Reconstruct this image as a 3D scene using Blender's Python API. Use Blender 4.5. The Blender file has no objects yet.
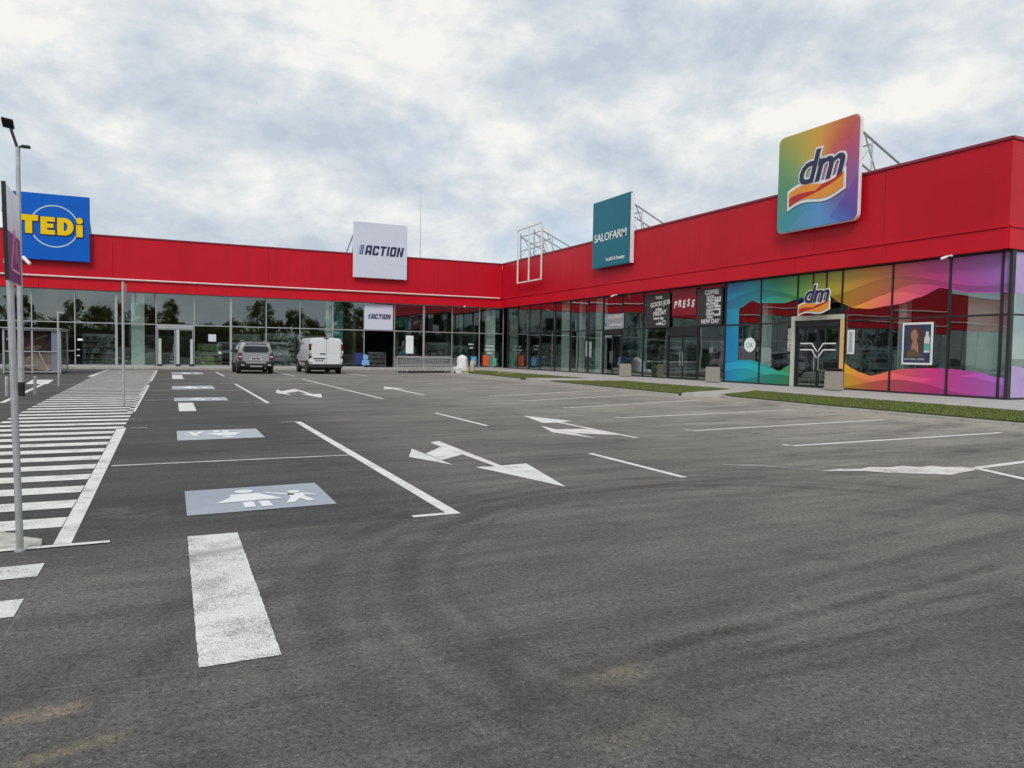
import bpy, bmesh, math, random
from math import sin, cos, pi, radians, exp, sqrt
from mathutils import Vector, Matrix
random.seed(7)
S = bpy.context.scene
COL = S.collection

# ------------------------------------------------------------------ camera
CAMH, FPX = 1.33, 727.58
YAW, PITCH, ROLL = 0.438785, -0.0435139, 0.0157840
fw = Vector((sin(YAW)*cos(PITCH), cos(YAW)*cos(PITCH), sin(PITCH)))
r0 = Vector((cos(YAW), -sin(YAW), 0)); u0 = r0.cross(fw)
rt = cos(ROLL)*r0 + sin(ROLL)*u0; up = -sin(ROLL)*r0 + cos(ROLL)*u0
cam = bpy.data.objects.new('camera', bpy.data.cameras.new('camera')); COL.objects.link(cam)
m = Matrix((rt, up, -fw)).transposed().to_4x4(); m.translation = (0, 0, CAMH)
cam.matrix_world = m
cam.data.sensor_width = 36; cam.data.lens = 36*FPX/1024; cam.data.clip_end = 3000; cam.data.clip_start = .05
S.camera = cam

# ------------------------------------------------------------------ world: Nishita sky under a broken cloud deck
SUN_EL, SUN_AZ = radians(42), radians(215)       # azimuth from +Y clockwise: behind the viewer, to the left
W = bpy.data.worlds.new('World'); S.world = W; W.use_nodes = True
wt = W.node_tree; wt.nodes.clear()
def wn(t, **k):
    n = wt.nodes.new(t)
    for a, b in k.items(): setattr(n, a, b)
    return n
def wlink(a, b): wt.links.new(a, b)
def wmath(op, a, b=None, clamp=False):
    n = wn('ShaderNodeMath', operation=op, use_clamp=clamp)
    for i, v in enumerate((a, b)):
        if v is None: continue
        if isinstance(v, (int, float)): n.inputs[i].default_value = v
        else: wlink(v, n.inputs[i])
    return n.outputs[0]
sky = wn('ShaderNodeTexSky', sky_type='NISHITA', sun_disc=False, sun_elevation=SUN_EL, sun_rotation=SUN_AZ)
tc = wn('ShaderNodeTexCoord')
def wnoise(scale, detail, rough, off, dist=0.0, flat=1.75):
    mp = wn('ShaderNodeMapping'); mp.inputs['Location'].default_value = off; mp.inputs['Scale'].default_value = (1, 1, flat)
    wlink(tc.outputs['Generated'], mp.inputs[0])
    n = wn('ShaderNodeTexNoise'); n.inputs['Scale'].default_value = scale; n.inputs['Detail'].default_value = detail
    n.inputs['Roughness'].default_value = rough; n.inputs['Distortion'].default_value = dist
    wlink(mp.outputs[0], n.inputs[0]); return n.outputs[0]
nL = wnoise(2.6, 3, .5, (3.1, 1.7, 0)); nD = wnoise(6.2, 10, .63, (7.7, 2.1, .4), .15); nU = wnoise(6.2, 10, .63, (7.7, 2.1, .46), .15)
nC = wnoise(2.2, 5, .55, (-2.2, 9.3, 0), .2)
def blob(px, py, k, amp, kx=1.0):
    d = ((px-512)/FPX)*rt + ((384-py)/FPX)*up + fw; d.normalize()
    dot = wn('ShaderNodeVectorMath', operation='DOT_PRODUCT'); wlink(tc.outputs['Generated'], dot.inputs[0]); dot.inputs[1].default_value = d
    e = wmath('POWER', wmath('MAXIMUM', dot.outputs['Value'], 0.0), k)
    return wmath('MULTIPLY', e, amp)
shade = wmath('ADD', wmath('MULTIPLY', nL, .42), wmath('MULTIPLY', nD, .58))
shade = wmath('ADD', shade, wmath('MULTIPLY', wmath('SUBTRACT', nD, nU), .6))
BL = [(850,110,700,.13),(960,80,700,.14),(790,120,900,.09),(910,95,900,.10),(680,92,900,.11),(640,110,1200,.06),(415,75,700,.12),(430,40,900,.07),(340,25,500,.05),(30,25,300,.09),(100,10,300,.04),(230,178,900,.08),(330,188,900,.08),(120,160,900,.06),(500,140,900,.05),(790,180,900,.04),(460,170,900,.05),
      (120,100,300,-.06),(230,110,300,-.07),(560,75,500,-.08),(600,40,500,-.07),(760,30,700,-.06),(980,150,700,-.12),(640,165,500,-.08),(330,130,500,-.05),(900,25,500,-.05),(500,30,900,-.04)]
for b in BL: shade = wmath('ADD', shade, blob(*b))
ramp = wn('ShaderNodeValToRGB'); wlink(shade, ramp.inputs[0])
CR = [(.33,(.52,.595,.68)),(.42,(.595,.665,.735)),(.48,(.65,.705,.76)),(.54,(.71,.75,.785)),(.60,(.79,.815,.825)),(.71,(.92,.91,.885))]
els = ramp.color_ramp.elements
els[0].position, els[0].color = CR[0][0], (*CR[0][1], 1); els[1].position, els[1].color = CR[-1][0], (*CR[-1][1], 1)
for p_, c_ in CR[1:-1]:
    e = els.new(p_); e.color = (*c_, 1)
gap = wmath('ADD', wmath('ADD', nC, blob(705,62,900,.16)), blob(960,150,600,.14))
for b in ((250,160,60,-.10),(120,60,60,-.10)): gap = wmath('ADD', gap, blob(*b))
gr = wn('ShaderNodeMapRange'); wlink(gap, gr.inputs[0])
gr.inputs['From Min'].default_value = .60; gr.inputs['From Max'].default_value = .76; gr.inputs['To Max'].default_value = .75
bgS = wn('ShaderNodeBackground'); bgS.inputs[1].default_value = .13; wlink(sky.outputs[0], bgS.inputs[0])
bgC = wn('ShaderNodeBackground'); bgC.inputs[1].default_value = 1.0; wlink(ramp.outputs[0], bgC.inputs[0])
mx = wn('ShaderNodeMixShader'); wlink(gr.outputs[0], mx.inputs[0]); wlink(bgC.outputs[0], mx.inputs[1]); wlink(bgS.outputs[0], mx.inputs[2])
wo = wn('ShaderNodeOutputWorld'); wlink(mx.outputs[0], wo.inputs[0])

# ------------------------------------------------------------------ veiled sun
sun = bpy.data.objects.new('sun', bpy.data.lights.new('sun', 'SUN')); COL.objects.link(sun)
sun.data.energy = 1.9; sun.data.angle = radians(20); sun.data.color = (1, .96, .9)
sd = Vector((sin(SUN_AZ)*cos(SUN_EL), cos(SUN_AZ)*cos(SUN_EL), sin(SUN_EL)))
sun.rotation_euler = (-sd).to_track_quat('-Z', 'Y').to_euler(); sun.location = sd*80
vs = S.view_settings; vs.view_transform = 'Standard'; vs.look = 'None'; vs.gamma = 1; vs.use_curve_mapping = False; vs.exposure = 0.0
S.cycles.transparent_max_bounces = 24; S.cycles.max_bounces = 10

# ------------------------------------------------------------------ material helpers
class NT:
    def __init__(s, name):
        s.m = bpy.data.materials.new(name); s.m.use_nodes = True; s.t = s.m.node_tree
        s.b = s.t.nodes['Principled BSDF']; s.out = s.t.nodes['Material Output']
        s.tc = s.t.nodes.new('ShaderNodeTexCoord'); s.co = s.tc.outputs['Object']
    def n(s, t, **k):
        n = s.t.nodes.new(t)
        for a, b in k.items(): setattr(n, a, b)
        return n
    def l(s, a, b): s.t.links.new(a, b)
    def put(s, sock, v):
        if isinstance(v, bpy.types.NodeSocket): s.l(v, sock)
        else: sock.default_value = v
    def math(s, op, a, b=None, c=None, clamp=False):
        n = s.n('ShaderNodeMath', operation=op, use_clamp=clamp)
        for i, v in enumerate((a, b, c)):
            if v is not None: s.put(n.inputs[i], v)
        return n.outputs[0]
    def noise(s, scale, detail=3, rough=.5, vec=None, sc=None, dist=0):
        n = s.n('ShaderNodeTexNoise'); n.inputs['Scale'].default_value = scale; n.inputs['Detail'].default_value = detail
        n.inputs['Roughness'].default_value = rough; n.inputs['Distortion'].default_value = dist
        v = vec or s.co
        if sc:
            mp = s.n('ShaderNodeMapping'); mp.inputs['Scale'].default_value = sc; s.l(v, mp.inputs[0]); v = mp.outputs[0]
        s.l(v, n.inputs[0]); return n.outputs[0]
    def rng(s, v, a, b, c=0., d=1., smooth=False):
        n = s.n('ShaderNodeMapRange'); 
        if smooth: n.interpolation_type = 'SMOOTHSTEP'
        s.put(n.inputs[0], v)
        for i, x in enumerate((a, b, c, d)): s.put(n.inputs[i+1], x)
        return n.outputs[0]
    def mix(s, f, a, b, mode='MIX'):
        n = s.n('ShaderNodeMix', data_type='RGBA', blend_type=mode)
        s.put(n.inputs[0], f)
        for i, v in ((6, a), (7, b)): s.put(n.inputs[i], (*v, 1) if isinstance(v, tuple) and len(v) == 3 else v)
        return n.outputs[2]
    def ramp(s, f, stops):
        n = s.n('ShaderNodeValToRGB'); s.l(f, n.inputs[0]); e = n.color_ramp.elements
        e[0].position, e[0].color = stops[0][0], (*stops[0][1], 1); e[1].position, e[1].color = stops[-1][0], (*stops[-1][1], 1)
        for p_, c_ in stops[1:-1]: e.new(p_).color = (*c_, 1)
        return n.outputs[0]
    def bump(s, h, strength=.3, dist=.01):
        n = s.n('ShaderNodeBump'); n.inputs['Strength'].default_value = strength; n.inputs['Distance'].default_value = dist
        s.l(h, n.inputs['Height']); s.l(n.outputs[0], s.b.inputs['Normal'])
    def xyz(s):
        n = s.n('ShaderNodeSeparateXYZ'); s.l(s.co, n.inputs[0]); return n.outputs
def mat(name, col, rough=.5, metal=0., var=.08, vscale=1.5, bump=0., bscale=40, coat=0., spec=.5):
    k = NT(name); c = k.noise(vscale, 4, .6)
    lo = tuple(x*(1-var) for x in col); hi = tuple(min(1, x*(1+var)) for x in col)
    k.l(k.mix(k.rng(c, .3, .7), lo, hi), k.b.inputs['Base Color'])
    k.l(k.rng(k.noise(vscale*3, 3), .3, .7, rough*.85, min(1, rough*1.15)), k.b.inputs['Roughness'])
    k.b.inputs['Metallic'].default_value = metal; k.b.inputs['Coat Weight'].default_value = coat; k.b.inputs['Specular IOR Level'].default_value = spec
    if bump: k.bump(k.noise(bscale, 3), bump, .004)
    return k.m
M = {}
M['alu'] = mat('brushed_aluminium', (.50,.51,.52), .38, .6)
M['galv'] = mat('galvanised_steel', (.46,.48,.49), .5, .45, .14, 6)
M['dark_frame'] = mat('anthracite_frame', (.018,.021,.024), .4)
M['soffit'] = mat('soffit_panel', (.36,.36,.35), .6)
M['white'] = mat('white_lacquer', (.78,.78,.77), .35)
M['white_steel'] = mat('white_painted_steel', (.74,.74,.74), .4)
M['gate_white'] = mat('pale_gate_plastic', (.48,.52,.50), .4)
M['black'] = mat('black_plastic', (.014,.014,.015), .45)
M['rubber'] = mat('rubber', (.018,.018,.018), .8)
M['concrete'] = mat('pale_concrete', (.40,.39,.37), .9, 0, .14, 2.2, .3, 60)
M['kerb'] = mat('kerb_concrete', (.38,.37,.345), .9, 0, .18, 3, .3, 60)
M['bin'] = mat('washed_concrete', (.33,.31,.27), .9, 0, .12, 14, .5, 90)
M['interior_dark'] = mat('dark_interior_wall', (.11,.115,.118), .8)
M['interior_floor'] = mat('shop_floor_tile', (.17,.17,.165), .3)
M['interior_white'] = mat('white_interior_panel', (.80,.86,.84), .6)
M['wood'] = mat('raw_timber', (.42,.30,.17), .7, 0, .2, 5)
M['shelf'] = mat('shelf_steel', (.30,.31,.32), .5)
M['roof'] = mat('roof_membrane', (.22,.22,.22), .9)
M['blue_sign'] = mat('blue_sign_sheet', (.002,.115,.56), .4, 0, .04, spec=.2)
M['yellow'] = mat('yellow_acrylic', (.86,.58,.006), .4, 0, .04, spec=.2)
M['sky_ring'] = mat('pale_ring', (.50,.62,.62), .4)
M['white_sign'] = mat('white_sign_sheet', (.62,.65,.76), .3, 0, .03)
M['navy'] = mat('navy_acrylic', (.012,.02,.075), .4)
M['lightblue'] = mat('light_blue_acrylic', (.18,.42,.72), .4)
M['teal'] = mat('teal_sign_sheet', (.006,.155,.22), .35, 0, .05, spec=.25)
M['teal_pale'] = mat('teal_partition', (.07,.30,.33), .5)
M['red_sign'] = mat('crimson_sign_sheet', (.23,.004,.018), .4)
M['board'] = mat('blackboard', (.030,.031,.034), .6)
M['chalk'] = mat('chalk_lettering', (.62,.62,.60), .7)
M['orange_ac'] = mat('orange_acrylic', (.80,.30,.03), .4)
M['red_ac'] = mat('red_acrylic', (.50,.012,.02), .4)
M['purple'] = mat('purple_sign_sheet', (.20,.025,.19), .5, spec=.15)
M['pinkline'] = mat('pink_sign_line', (.70,.30,.45), .4)
M['dm_navy'] = mat('deep_navy', (.018,.022,.075), .4)
M['portal'] = mat('portal_cladding', (.52,.54,.44), .5)
M['peach'] = mat('portal_peach', (.70,.45,.22), .5)
M['slate'] = mat('slate_blue_panel', (.17,.20,.28), .5)
M['blue_tub'] = mat('blue_poster_ink', (.03,.27,.62), .5)
M['orange_tub'] = mat('orange_poster_ink', (.70,.10,.02), .5)
M['navy_tub'] = mat('navy_poster_ink', (.02,.03,.16), .5)
M['plastic_wrap'] = mat('white_plastic_wrap', (.72,.73,.74), .25, 0, .1, 6, .6, 12)
M['sack'] = mat('buff_sack', (.50,.42,.30), .8, 0, .15, 8)
M['trunk'] = mat('bark', (.10,.075,.05), .9, 0, .3, 6)
M['house_wall'] = mat('rendered_wall', (.40,.37,.32), .9)
M['tile'] = mat('grey_roof_tile', (.10,.10,.11), .8)
M['van_white'] = mat('white_car_paint', (.72,.74,.76), .25, 0, .03, 1, coat=.6)
M['silver'] = mat('silver_car_paint', (.36,.375,.385), .28, .2, .04, 1, coat=.6)
M['car_black'] = mat('grey_black_bumper', (.022,.023,.025), .55)
M['tail_red'] = mat('tail_lamp', (.11,.006,.010), .15, coat=.8)
M['lamp_clear'] = mat('clear_lamp', (.65,.66,.68), .12, coat=.8)
M['plate'] = mat('number_plate', (.55,.56,.57), .4)
M['brown_stone'] = mat('brown_print', (.12,.065,.045), .6, 0, .5, 3.2)
M['buff_stone'] = mat('buff_print', (.30,.24,.19), .6, 0, .4, 2.6)
M['teal_print'] = mat('pale_green_print', (.10,.42,.33), .5)
M['poster_blue'] = mat('poster_night_blue', (.035,.045,.10), .4, 0, .3, 3)
M['hair'] = mat('poster_chestnut', (.09,.035,.03), .5, 0, .3, 9)
M['skin'] = mat('poster_tan', (.36,.19,.12), .5)
M['olive'] = mat('poster_olive', (.11,.085,.03), .5)

# red sandwich panels: fine horizontal micro-ribs, streaky soiling
k = NT('red_cladding'); X = k.xyz()
c = k.mix(k.rng(k.noise(.35, 4, .6), .3, .7), (.50,.005,.018), (.58,.008,.024))
c = k.mix(k.math('MULTIPLY', k.rng(k.noise(1.6, 6, .65, sc=(1, 1, .10)), .48, .75), .42), c, (.33,.012,.02))
k.l(c, k.b.inputs['Base Color']); k.b.inputs['Roughness'].default_value = .42; k.b.inputs['Specular IOR Level'].default_value = .22
rib = k.math('SINE', k.math('MULTIPLY', X[2], 2*pi/.10))
k.bump(k.math('ADD', rib, k.math('MULTIPLY', k.noise(.8, 2), 3.)), .12, .004)
M['red'] = k.m
k = NT('red_trim'); k.l(k.mix(k.rng(k.noise(.6, 4), .3, .7), (.55,.005,.017), (.63,.008,.022)), k.b.inputs['Base Color']); k.b.inputs['Roughness'].default_value = .42; k.b.inputs['Specular IOR Level'].default_value = .22
k.bump(k.noise(.7, 2), .15, .02); M['red_trim'] = k.m
M['gutter'] = mat('pale_pink_gutter', (.80,.60,.60), .4)
M['coping'] = mat('coping_metal', (.26,.018,.035), .3, .1)

# glass: a clear tinted sheet mixed with a mirror that strengthens towards grazing
def glass(name, tint, r0=.15, r1=.68, wob=.05):
    k = NT(name); lw = k.n('ShaderNodeLayerWeight'); lw.inputs[0].default_value = .5
    f = k.rng(k.math('POWER', lw.outputs['Facing'], 2.2), 0, 1, r0, r1)
    tr = k.n('ShaderNodeBsdfTransparent'); tr.inputs[0].default_value = (*tint, 1)
    gl = k.n('ShaderNodeBsdfGlossy'); gl.inputs['Roughness'].default_value = .01; gl.inputs['Color'].default_value = (.88,.93,.93,1)
    b = k.n('ShaderNodeBump'); b.inputs['Strength'].default_value = wob; b.inputs['Distance'].default_value = .05
    k.l(k.noise(.55, 1), b.inputs['Height'])
    oi = k.n('ShaderNodeObjectInfo'); wn_ = k.n('ShaderNodeTexWhiteNoise', noise_dimensions='1D'); k.l(k.math('MULTIPLY', oi.outputs['Random'], 977.), wn_.inputs['W'])
    v1 = k.n('ShaderNodeVectorMath', operation='SUBTRACT'); k.l(wn_.outputs['Color'], v1.inputs[0]); v1.inputs[1].default_value = (.5,.5,.5)
    v2 = k.n('ShaderNodeVectorMath', operation='MULTIPLY_ADD'); k.l(v1.outputs[0], v2.inputs[0]); v2.inputs[1].default_value = (.016,.016,.016); k.l(b.outputs[0], v2.inputs[2])
    v3 = k.n('ShaderNodeVectorMath', operation='NORMALIZE'); k.l(v2.outputs[0], v3.inputs[0]); k.l(v3.outputs[0], gl.inputs['Normal'])
    mxs = k.n('ShaderNodeMixShader'); k.l(f, mxs.inputs[0]); k.l(tr.outputs[0], mxs.inputs[1]); k.l(gl.outputs[0], mxs.inputs[2])
    k.l(mxs.outputs[0], k.out.inputs[0]); return k.m
M['glass'] = glass('shop_glass', (.80,.86,.84), wob=.09)
M['shelter_glass'] = glass('shelter_glass', (.86,.90,.89), .04, .4, .02)
k = NT('car_glass'); k.b.inputs['Base Color'].default_value = (.012,.015,.017,1); k.b.inputs['Roughness'].default_value = .06
k.l(k.rng(k.noise(3,2),.3,.7,.05,.1), k.b.inputs['Roughness']); M['car_glass'] = k.m

# asphalt with aggregate, mottling, tyre sweeps, dusty and brown patches
k = NT('asphalt'); X = k.xyz(); x, y = X[0], X[1]
edge = k.math('MULTIPLY', k.math('SUBTRACT', k.noise(.8, 4, .6), .5), .5)
newer = k.math('MULTIPLY', k.rng(k.math('ADD', x, edge), 2.9, 1.7, 0, 1), k.rng(k.math('ADD', y, k.math('MULTIPLY', edge, .6)), 5.3, 5.7, 0, 1))
newer = k.math('MULTIPLY', newer, k.rng(k.noise(.25, 4, .6), .2, .5, .6, 1))
base = k.mix(newer, (.122,.1195,.1155), (.069,.069,.070))
dusty = k.math('MULTIPLY', k.rng(k.math('ADD', x, k.math('MULTIPLY', k.noise(.15, 4), 6.)), 5, 15, 0, 1), k.rng(y, 2, 10, .15, 1))
base = k.mix(k.math('MULTIPLY', dusty, .85), base, (.31,.295,.272))
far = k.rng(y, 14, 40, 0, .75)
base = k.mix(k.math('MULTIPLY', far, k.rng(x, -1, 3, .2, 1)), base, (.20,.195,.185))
blot = k.noise(.55, 6, .62, sc=(.55, 1.5, 1))
base = k.mix(k.rng(blot, .3, .72), k.mix(1., base, (.68,.68,.68), 'MULTIPLY'), k.mix(1., base, (1.28,1.26,1.22), 'MULTIPLY'))
stre = k.noise(1.6, 5, .65, sc=(.35, 2.4, 1))
base = k.mix(k.rng(stre, .43, .64, 0, .75), base, k.mix(1., base, (.62,.62,.63), 'MULTIPLY'))
brk = k.rng(k.noise(2.2, 4, .6), .42, .62)
grit0 = k.noise(22, 5, .75)
def arc(cx, cy, r, w, amt, col=(.030,.030,.031)):
    global base
    d = k.math('SQRT', k.math('ADD', k.math('POWER', k.math('SUBTRACT', x, cx), 2.), k.math('POWER', k.math('SUBTRACT', y, cy), 2.)))
    d = k.math('ADD', d, k.math('MULTIPLY', k.math('SUBTRACT', k.noise(.9, 3), .5), w*1.3))
    f = k.rng(k.math('ABSOLUTE', k.math('SUBTRACT', d, r)), w*.15, w, 1, 0, True)
    f = k.math('MULTIPLY', f, k.math('MULTIPLY', k.math('ADD', k.math('MULTIPLY', brk, .65), .35), amt))
    base = k.mix(f, base, col)
def streak(px, py, ang, L, w, amt, col=(.030,.030,.031)):
    global base
    ca, sa = cos(ang), sin(ang); dx, dy = k.math('SUBTRACT', x, px), k.math('SUBTRACT', y, py)
    a = k.math('ADD', k.math('MULTIPLY', dx, ca), k.math('MULTIPLY', dy, sa)); b = k.math('SUBTRACT', k.math('MULTIPLY', dy, ca), k.math('MULTIPLY', dx, sa))
    b = k.math('ADD', b, k.math('MULTIPLY', k.math('SUBTRACT', k.noise(1.1, 4), .5), w*2.2))
    f = k.math('MULTIPLY', k.rng(k.math('ABSOLUTE', a), L*.45, L, 1, 0, True), k.rng(k.math('ABSOLUTE', b), w*.1, w, 1, 0, True))
    base = k.mix(k.math('MULTIPLY', f, k.math('MULTIPLY', k.math('MULTIPLY', k.math('ADD', k.math('MULTIPLY', brk, .55), .45), k.rng(grit0, .34, .64, .35, 1)), amt)), base, col)
gk = k.math('MULTIPLY', k.rng(k.math('ADD', x, k.math('MULTIPLY', k.noise(.9, 5, .65), 2.4)), 14.6, 16.2, 0, .8), k.rng(k.noise(2.5, 5, .7), .35, .6, .3, 1))
base = k.mix(gk, base, (.36,.335,.295))
grit = grit0; brk2 = k.noise(.8, 4, .6)
def tyre(cx, cy, r, w, amt, sx=1.):
    """a swept tyre track, fading out to the right of its turn"""
    global base
    d = k.math('SQRT', k.math('ADD', k.math('POWER', k.math('MULTIPLY', k.math('SUBTRACT', x, cx), sx), 2.), k.math('POWER', k.math('SUBTRACT', y, cy), 2.)))
    d = k.math('ADD', d, k.math('MULTIPLY', k.math('SUBTRACT', k.noise(1.3, 4), .5), w*1.2))
    f = k.rng(k.math('ABSOLUTE', k.math('SUBTRACT', d, r)), w*.2, w, 1, 0, True)
    f = k.math('MULTIPLY', f, k.math('MULTIPLY', k.rng(x, 5.5, 11, 1, .1), amt))
    f = k.math('MULTIPLY', f, k.math('MULTIPLY', k.rng(grit, .35, .62, .35, 1), k.rng(brk2, .32, .56, .3, 1)))
    base = k.mix(f, base, (.034,.034,.035))
for r_, w_, a_ in ((2.67,.15,.62),(2.44,.08,.36),(2.90,.07,.40),(3.12,.13,.55),(3.36,.07,.3),(3.75,.13,.34)): tyre(4.0, 3.35, r_, w_, a_, .93)
tyre(5.4, 1.2, 4.9, .12, .45, .8); tyre(5.6, 1.2, 5.3, .10, .4, .8)
streak(3.3, 2.74, .085, 2.3, .085, .95, (.028,.028,.029)); streak(3.2, 2.55, .05, 1.5, .05, .6); streak(3.2, 2.39, -.02, 1.4, .07, .85); streak(4.6, 3.25, .12, 2.0, .08, .6); streak(2.6, 2.2, -.05, 1.0, .06, .6)
streak(1.35, 2.47, .5, .4, .13, .9); streak(1.25, 2.75, 1.3, .5, .10, .7); streak(.9, 2.9, .1, .6, .05, .4); streak(5.8, 3.9, .2, 1.6, .10, .5); streak(6.5, 4.4, .22, 1.6, .10, .5)
streak(10.5, 9.1, .12, 2.0, .14, .6); streak(9.3, 7.3, .1, 1.4, .10, .5); streak(12.4, 11.6, .2, 2.4, .25, .6); streak(13.4, 14.6, .25, 2.2, .3, .6); streak(9.4, 11.6, .1, 1.6, .12, .45)
streak(13.2, 9.3, .25, 3.0, .45, .8); streak(11.5, 6.9, .12, 2.6, .4, .65); streak(10.5, 12.3, .1, 3, .4, .4); streak(15.3, 15.6, .7, 2.2, .6, .7)
streak(12, 15.5, .1, 3, .3, .4)
streak(-.43, 3.03, .1, .18, .08, 1., (.27,.20,.15)); streak(-.3, 2.72, .2, .22, .06, .9, (.24,.21,.14)); streak(1.62, 2.5, .1, .25, .12, .8, (.20,.18,.13)); streak(1.5,2.1,.2,.3,.1,.5,(.15,.13,.1))
streak(7.4, 6.35, .05, .8, .06, .8, (.34,.33,.31))
# laying joints
for (jx0, jy0, jx1, jy1) in ((-3, 3.55, 1.6, 3.02), (-3, 5.48, 2.1, 5.50), (-.69, 4.9, -.69, 2.0)):
    L = sqrt((jx1-jx0)**2+(jy1-jy0)**2); ca, sa = (jx1-jx0)/L, (jy1-jy0)/L
    dx, dy = k.math('SUBTRACT', x, jx0), k.math('SUBTRACT', y, jy0)
    a = k.math('ADD', k.math('MULTIPLY', dx, ca), k.math('MULTIPLY', dy, sa)); b = k.math('ABSOLUTE', k.math('SUBTRACT', k.math('MULTIPLY', dy, ca), k.math('MULTIPLY', dx, sa)))
    f = k.math('MULTIPLY', k.math('MULTIPLY', k.math('GREATER_THAN', a, 0.), k.math('LESS_THAN', a, L)), k.rng(b, .003, .008, 1, 0))
    base = k.mix(k.math('MULTIPLY', f, .28), base, (.20,.19,.17))
sta = k.noise(1.05, 8, .72, sc=(.8, 1.25, 1))
base = k.mix(k.rng(sta, .56, .66, 0, .42), base, (.045,.045,.046)); base = k.mix(k.rng(sta, .42, .30, 0, .38), base, (.19,.185,.175))
agg = k.n('ShaderNodeTexVoronoi'); agg.inputs['Scale'].default_value = 95; k.l(k.co, agg.inputs[0])
ag2 = k.noise(170, 3, .7)
ag3 = k.noise(38, 4, .7)
spk = k.n('ShaderNodeSeparateColor'); k.l(agg.outputs['Color'], spk.inputs[0])
base = k.mix(1., base, k.mix(k.rng(ag2, .32, .68), (.42,.42,.42), (1.75,1.74,1.70)), 'MULTIPLY')
base = k.mix(1., base, k.mix(k.rng(ag3, .35, .65), (.72,.72,.72), (1.26,1.26,1.25)), 'MULTIPLY')
base = k.mix(k.rng(spk.outputs[0], .80, 1., 0, .5), base, k.mix(1., base, (1.9,1.85,1.75), 'MULTIPLY'))
base = k.mix(k.rng(spk.outputs[1], .80, 1., 0, .6), base, (.022,.022,.023))
deb = k.n('ShaderNodeTexVoronoi'); deb.inputs['Scale'].default_value = 7; k.l(k.co, deb.inputs[0])
base = k.mix(k.math('MULTIPLY', k.math('LESS_THAN', deb.outputs['Distance'], k.math('MULTIPLY', k.rng(k.noise(1.1,2), .55, .7), .055)), .8), base, (.30,.28,.24))
k.l(base, k.b.inputs['Base Color']); k.b.inputs['Roughness'].default_value = .88; k.b.inputs['Specular IOR Level'].default_value = .35
k.bump(k.math('ADD', k.math('MULTIPLY', agg.outputs['Distance'], 1.2), ag2), .55, .006)
M['asphalt'] = k.m

def paint(name, col, wear=.5, under=(.06,.06,.06), smear=False):
    k = NT(name); fine = k.noise(150, 3, .7); big = k.noise(3.2, 7, .68)
    w = k.math('ADD', fine, k.math('MULTIPLY', k.math('SUBTRACT', big, .5), .62))
    f = k.rng(w, .60-.1*wear, .72-.1*wear, 0, .85)
    c = k.mix(k.rng(k.noise(6, 5, .65), .3, .7), tuple(a*.86 for a in col), col)
    if smear:
        X = k.xyz(); b = k.math('ABSOLUTE', k.math('SUBTRACT', X[1], k.math('ADD', 4.94, k.math('MULTIPLY', X[0], .38))))
        c = k.mix(k.math('MULTIPLY', k.rng(b, .02, .11, 1, 0), .55), c, (.16,.155,.145))
    k.l(k.mix(f, c, under), k.b.inputs['Base Color']); k.b.inputs['Roughness'].default_value = .75
    k.bump(fine, .4, .004); return k.m
M['paint'] = paint('white_road_paint', (.76,.75,.72), .5)
M['paint_bar'] = paint('coarse_white_road_paint', (.75,.745,.72), 1.05, (.13,.13,.125), True)
M['paint_thin'] = paint('worn_white_road_paint', (.60,.59,.56), 1.1, (.10,.10,.10))
M['paint_patchy'] = paint('patchy_white_road_paint', (.74,.73,.70), 1.0, (.16,.155,.15))
M['paint_ghost'] = paint('ghost_road_paint', (.36,.35,.33), 1.4, (.12,.12,.12))
M['paint_grey'] = paint('grey_blue_panel_paint', (.35,.39,.45), .2, (.22,.25,.29))
M['paint_pale'] = paint('pale_panel_paint', (.43,.46,.50), .2, (.28,.3,.33))
M['paint_fig'] = paint('white_figure_paint', (.80,.82,.83), .1)
M['rubble'] = mat('pale_concrete_screed', (.42,.41,.38), .95, 0, .3, 9, .8, 60)
k = NT('lawn_soil'); k.l(k.mix(k.rng(k.noise(3,4),.3,.7), (.075,.075,.03), (.05,.085,.02)), k.b.inputs['Base Color']); k.b.inputs['Roughness'].default_value = 1; M['soil'] = k.m
k = NT('grass_blade'); 
oi = k.n('ShaderNodeNewGeometry'); k.l(k.mix(oi.outputs['Random Per Island'], (.085,.125,.022), (.19,.215,.05)), k.b.inputs['Base Color']); k.b.inputs['Roughness'].default_value = .7; M['grass'] = k.m
k = NT('leaf'); oi = k.n('ShaderNodeNewGeometry')
k.l(k.mix(oi.outputs['Random Per Island'], (.09,.12,.014), (.24,.23,.03)), k.b.inputs['Base Color']); k.b.inputs['Roughness'].default_value = .6; M['leaf'] = k.m
tl = k.n('ShaderNodeBsdfTranslucent'); k.l(k.b.inputs['Base Color'].links[0].from_socket, tl.inputs[0]); ms_ = k.n('ShaderNodeMixShader'); ms_.inputs[0].default_value = .5
k.l(k.b.outputs[0], ms_.inputs[1]); k.l(tl.outputs[0], ms_.inputs[2]); k.l(ms_.outputs[0], k.out.inputs[0])
k = NT('packaged_goods'); at = k.n('ShaderNodeVertexColor', layer_name='col'); k.l(at.outputs[0], k.b.inputs['Base Color']); k.b.inputs['Roughness'].default_value = .5
M['goods'] = k.m
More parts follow.
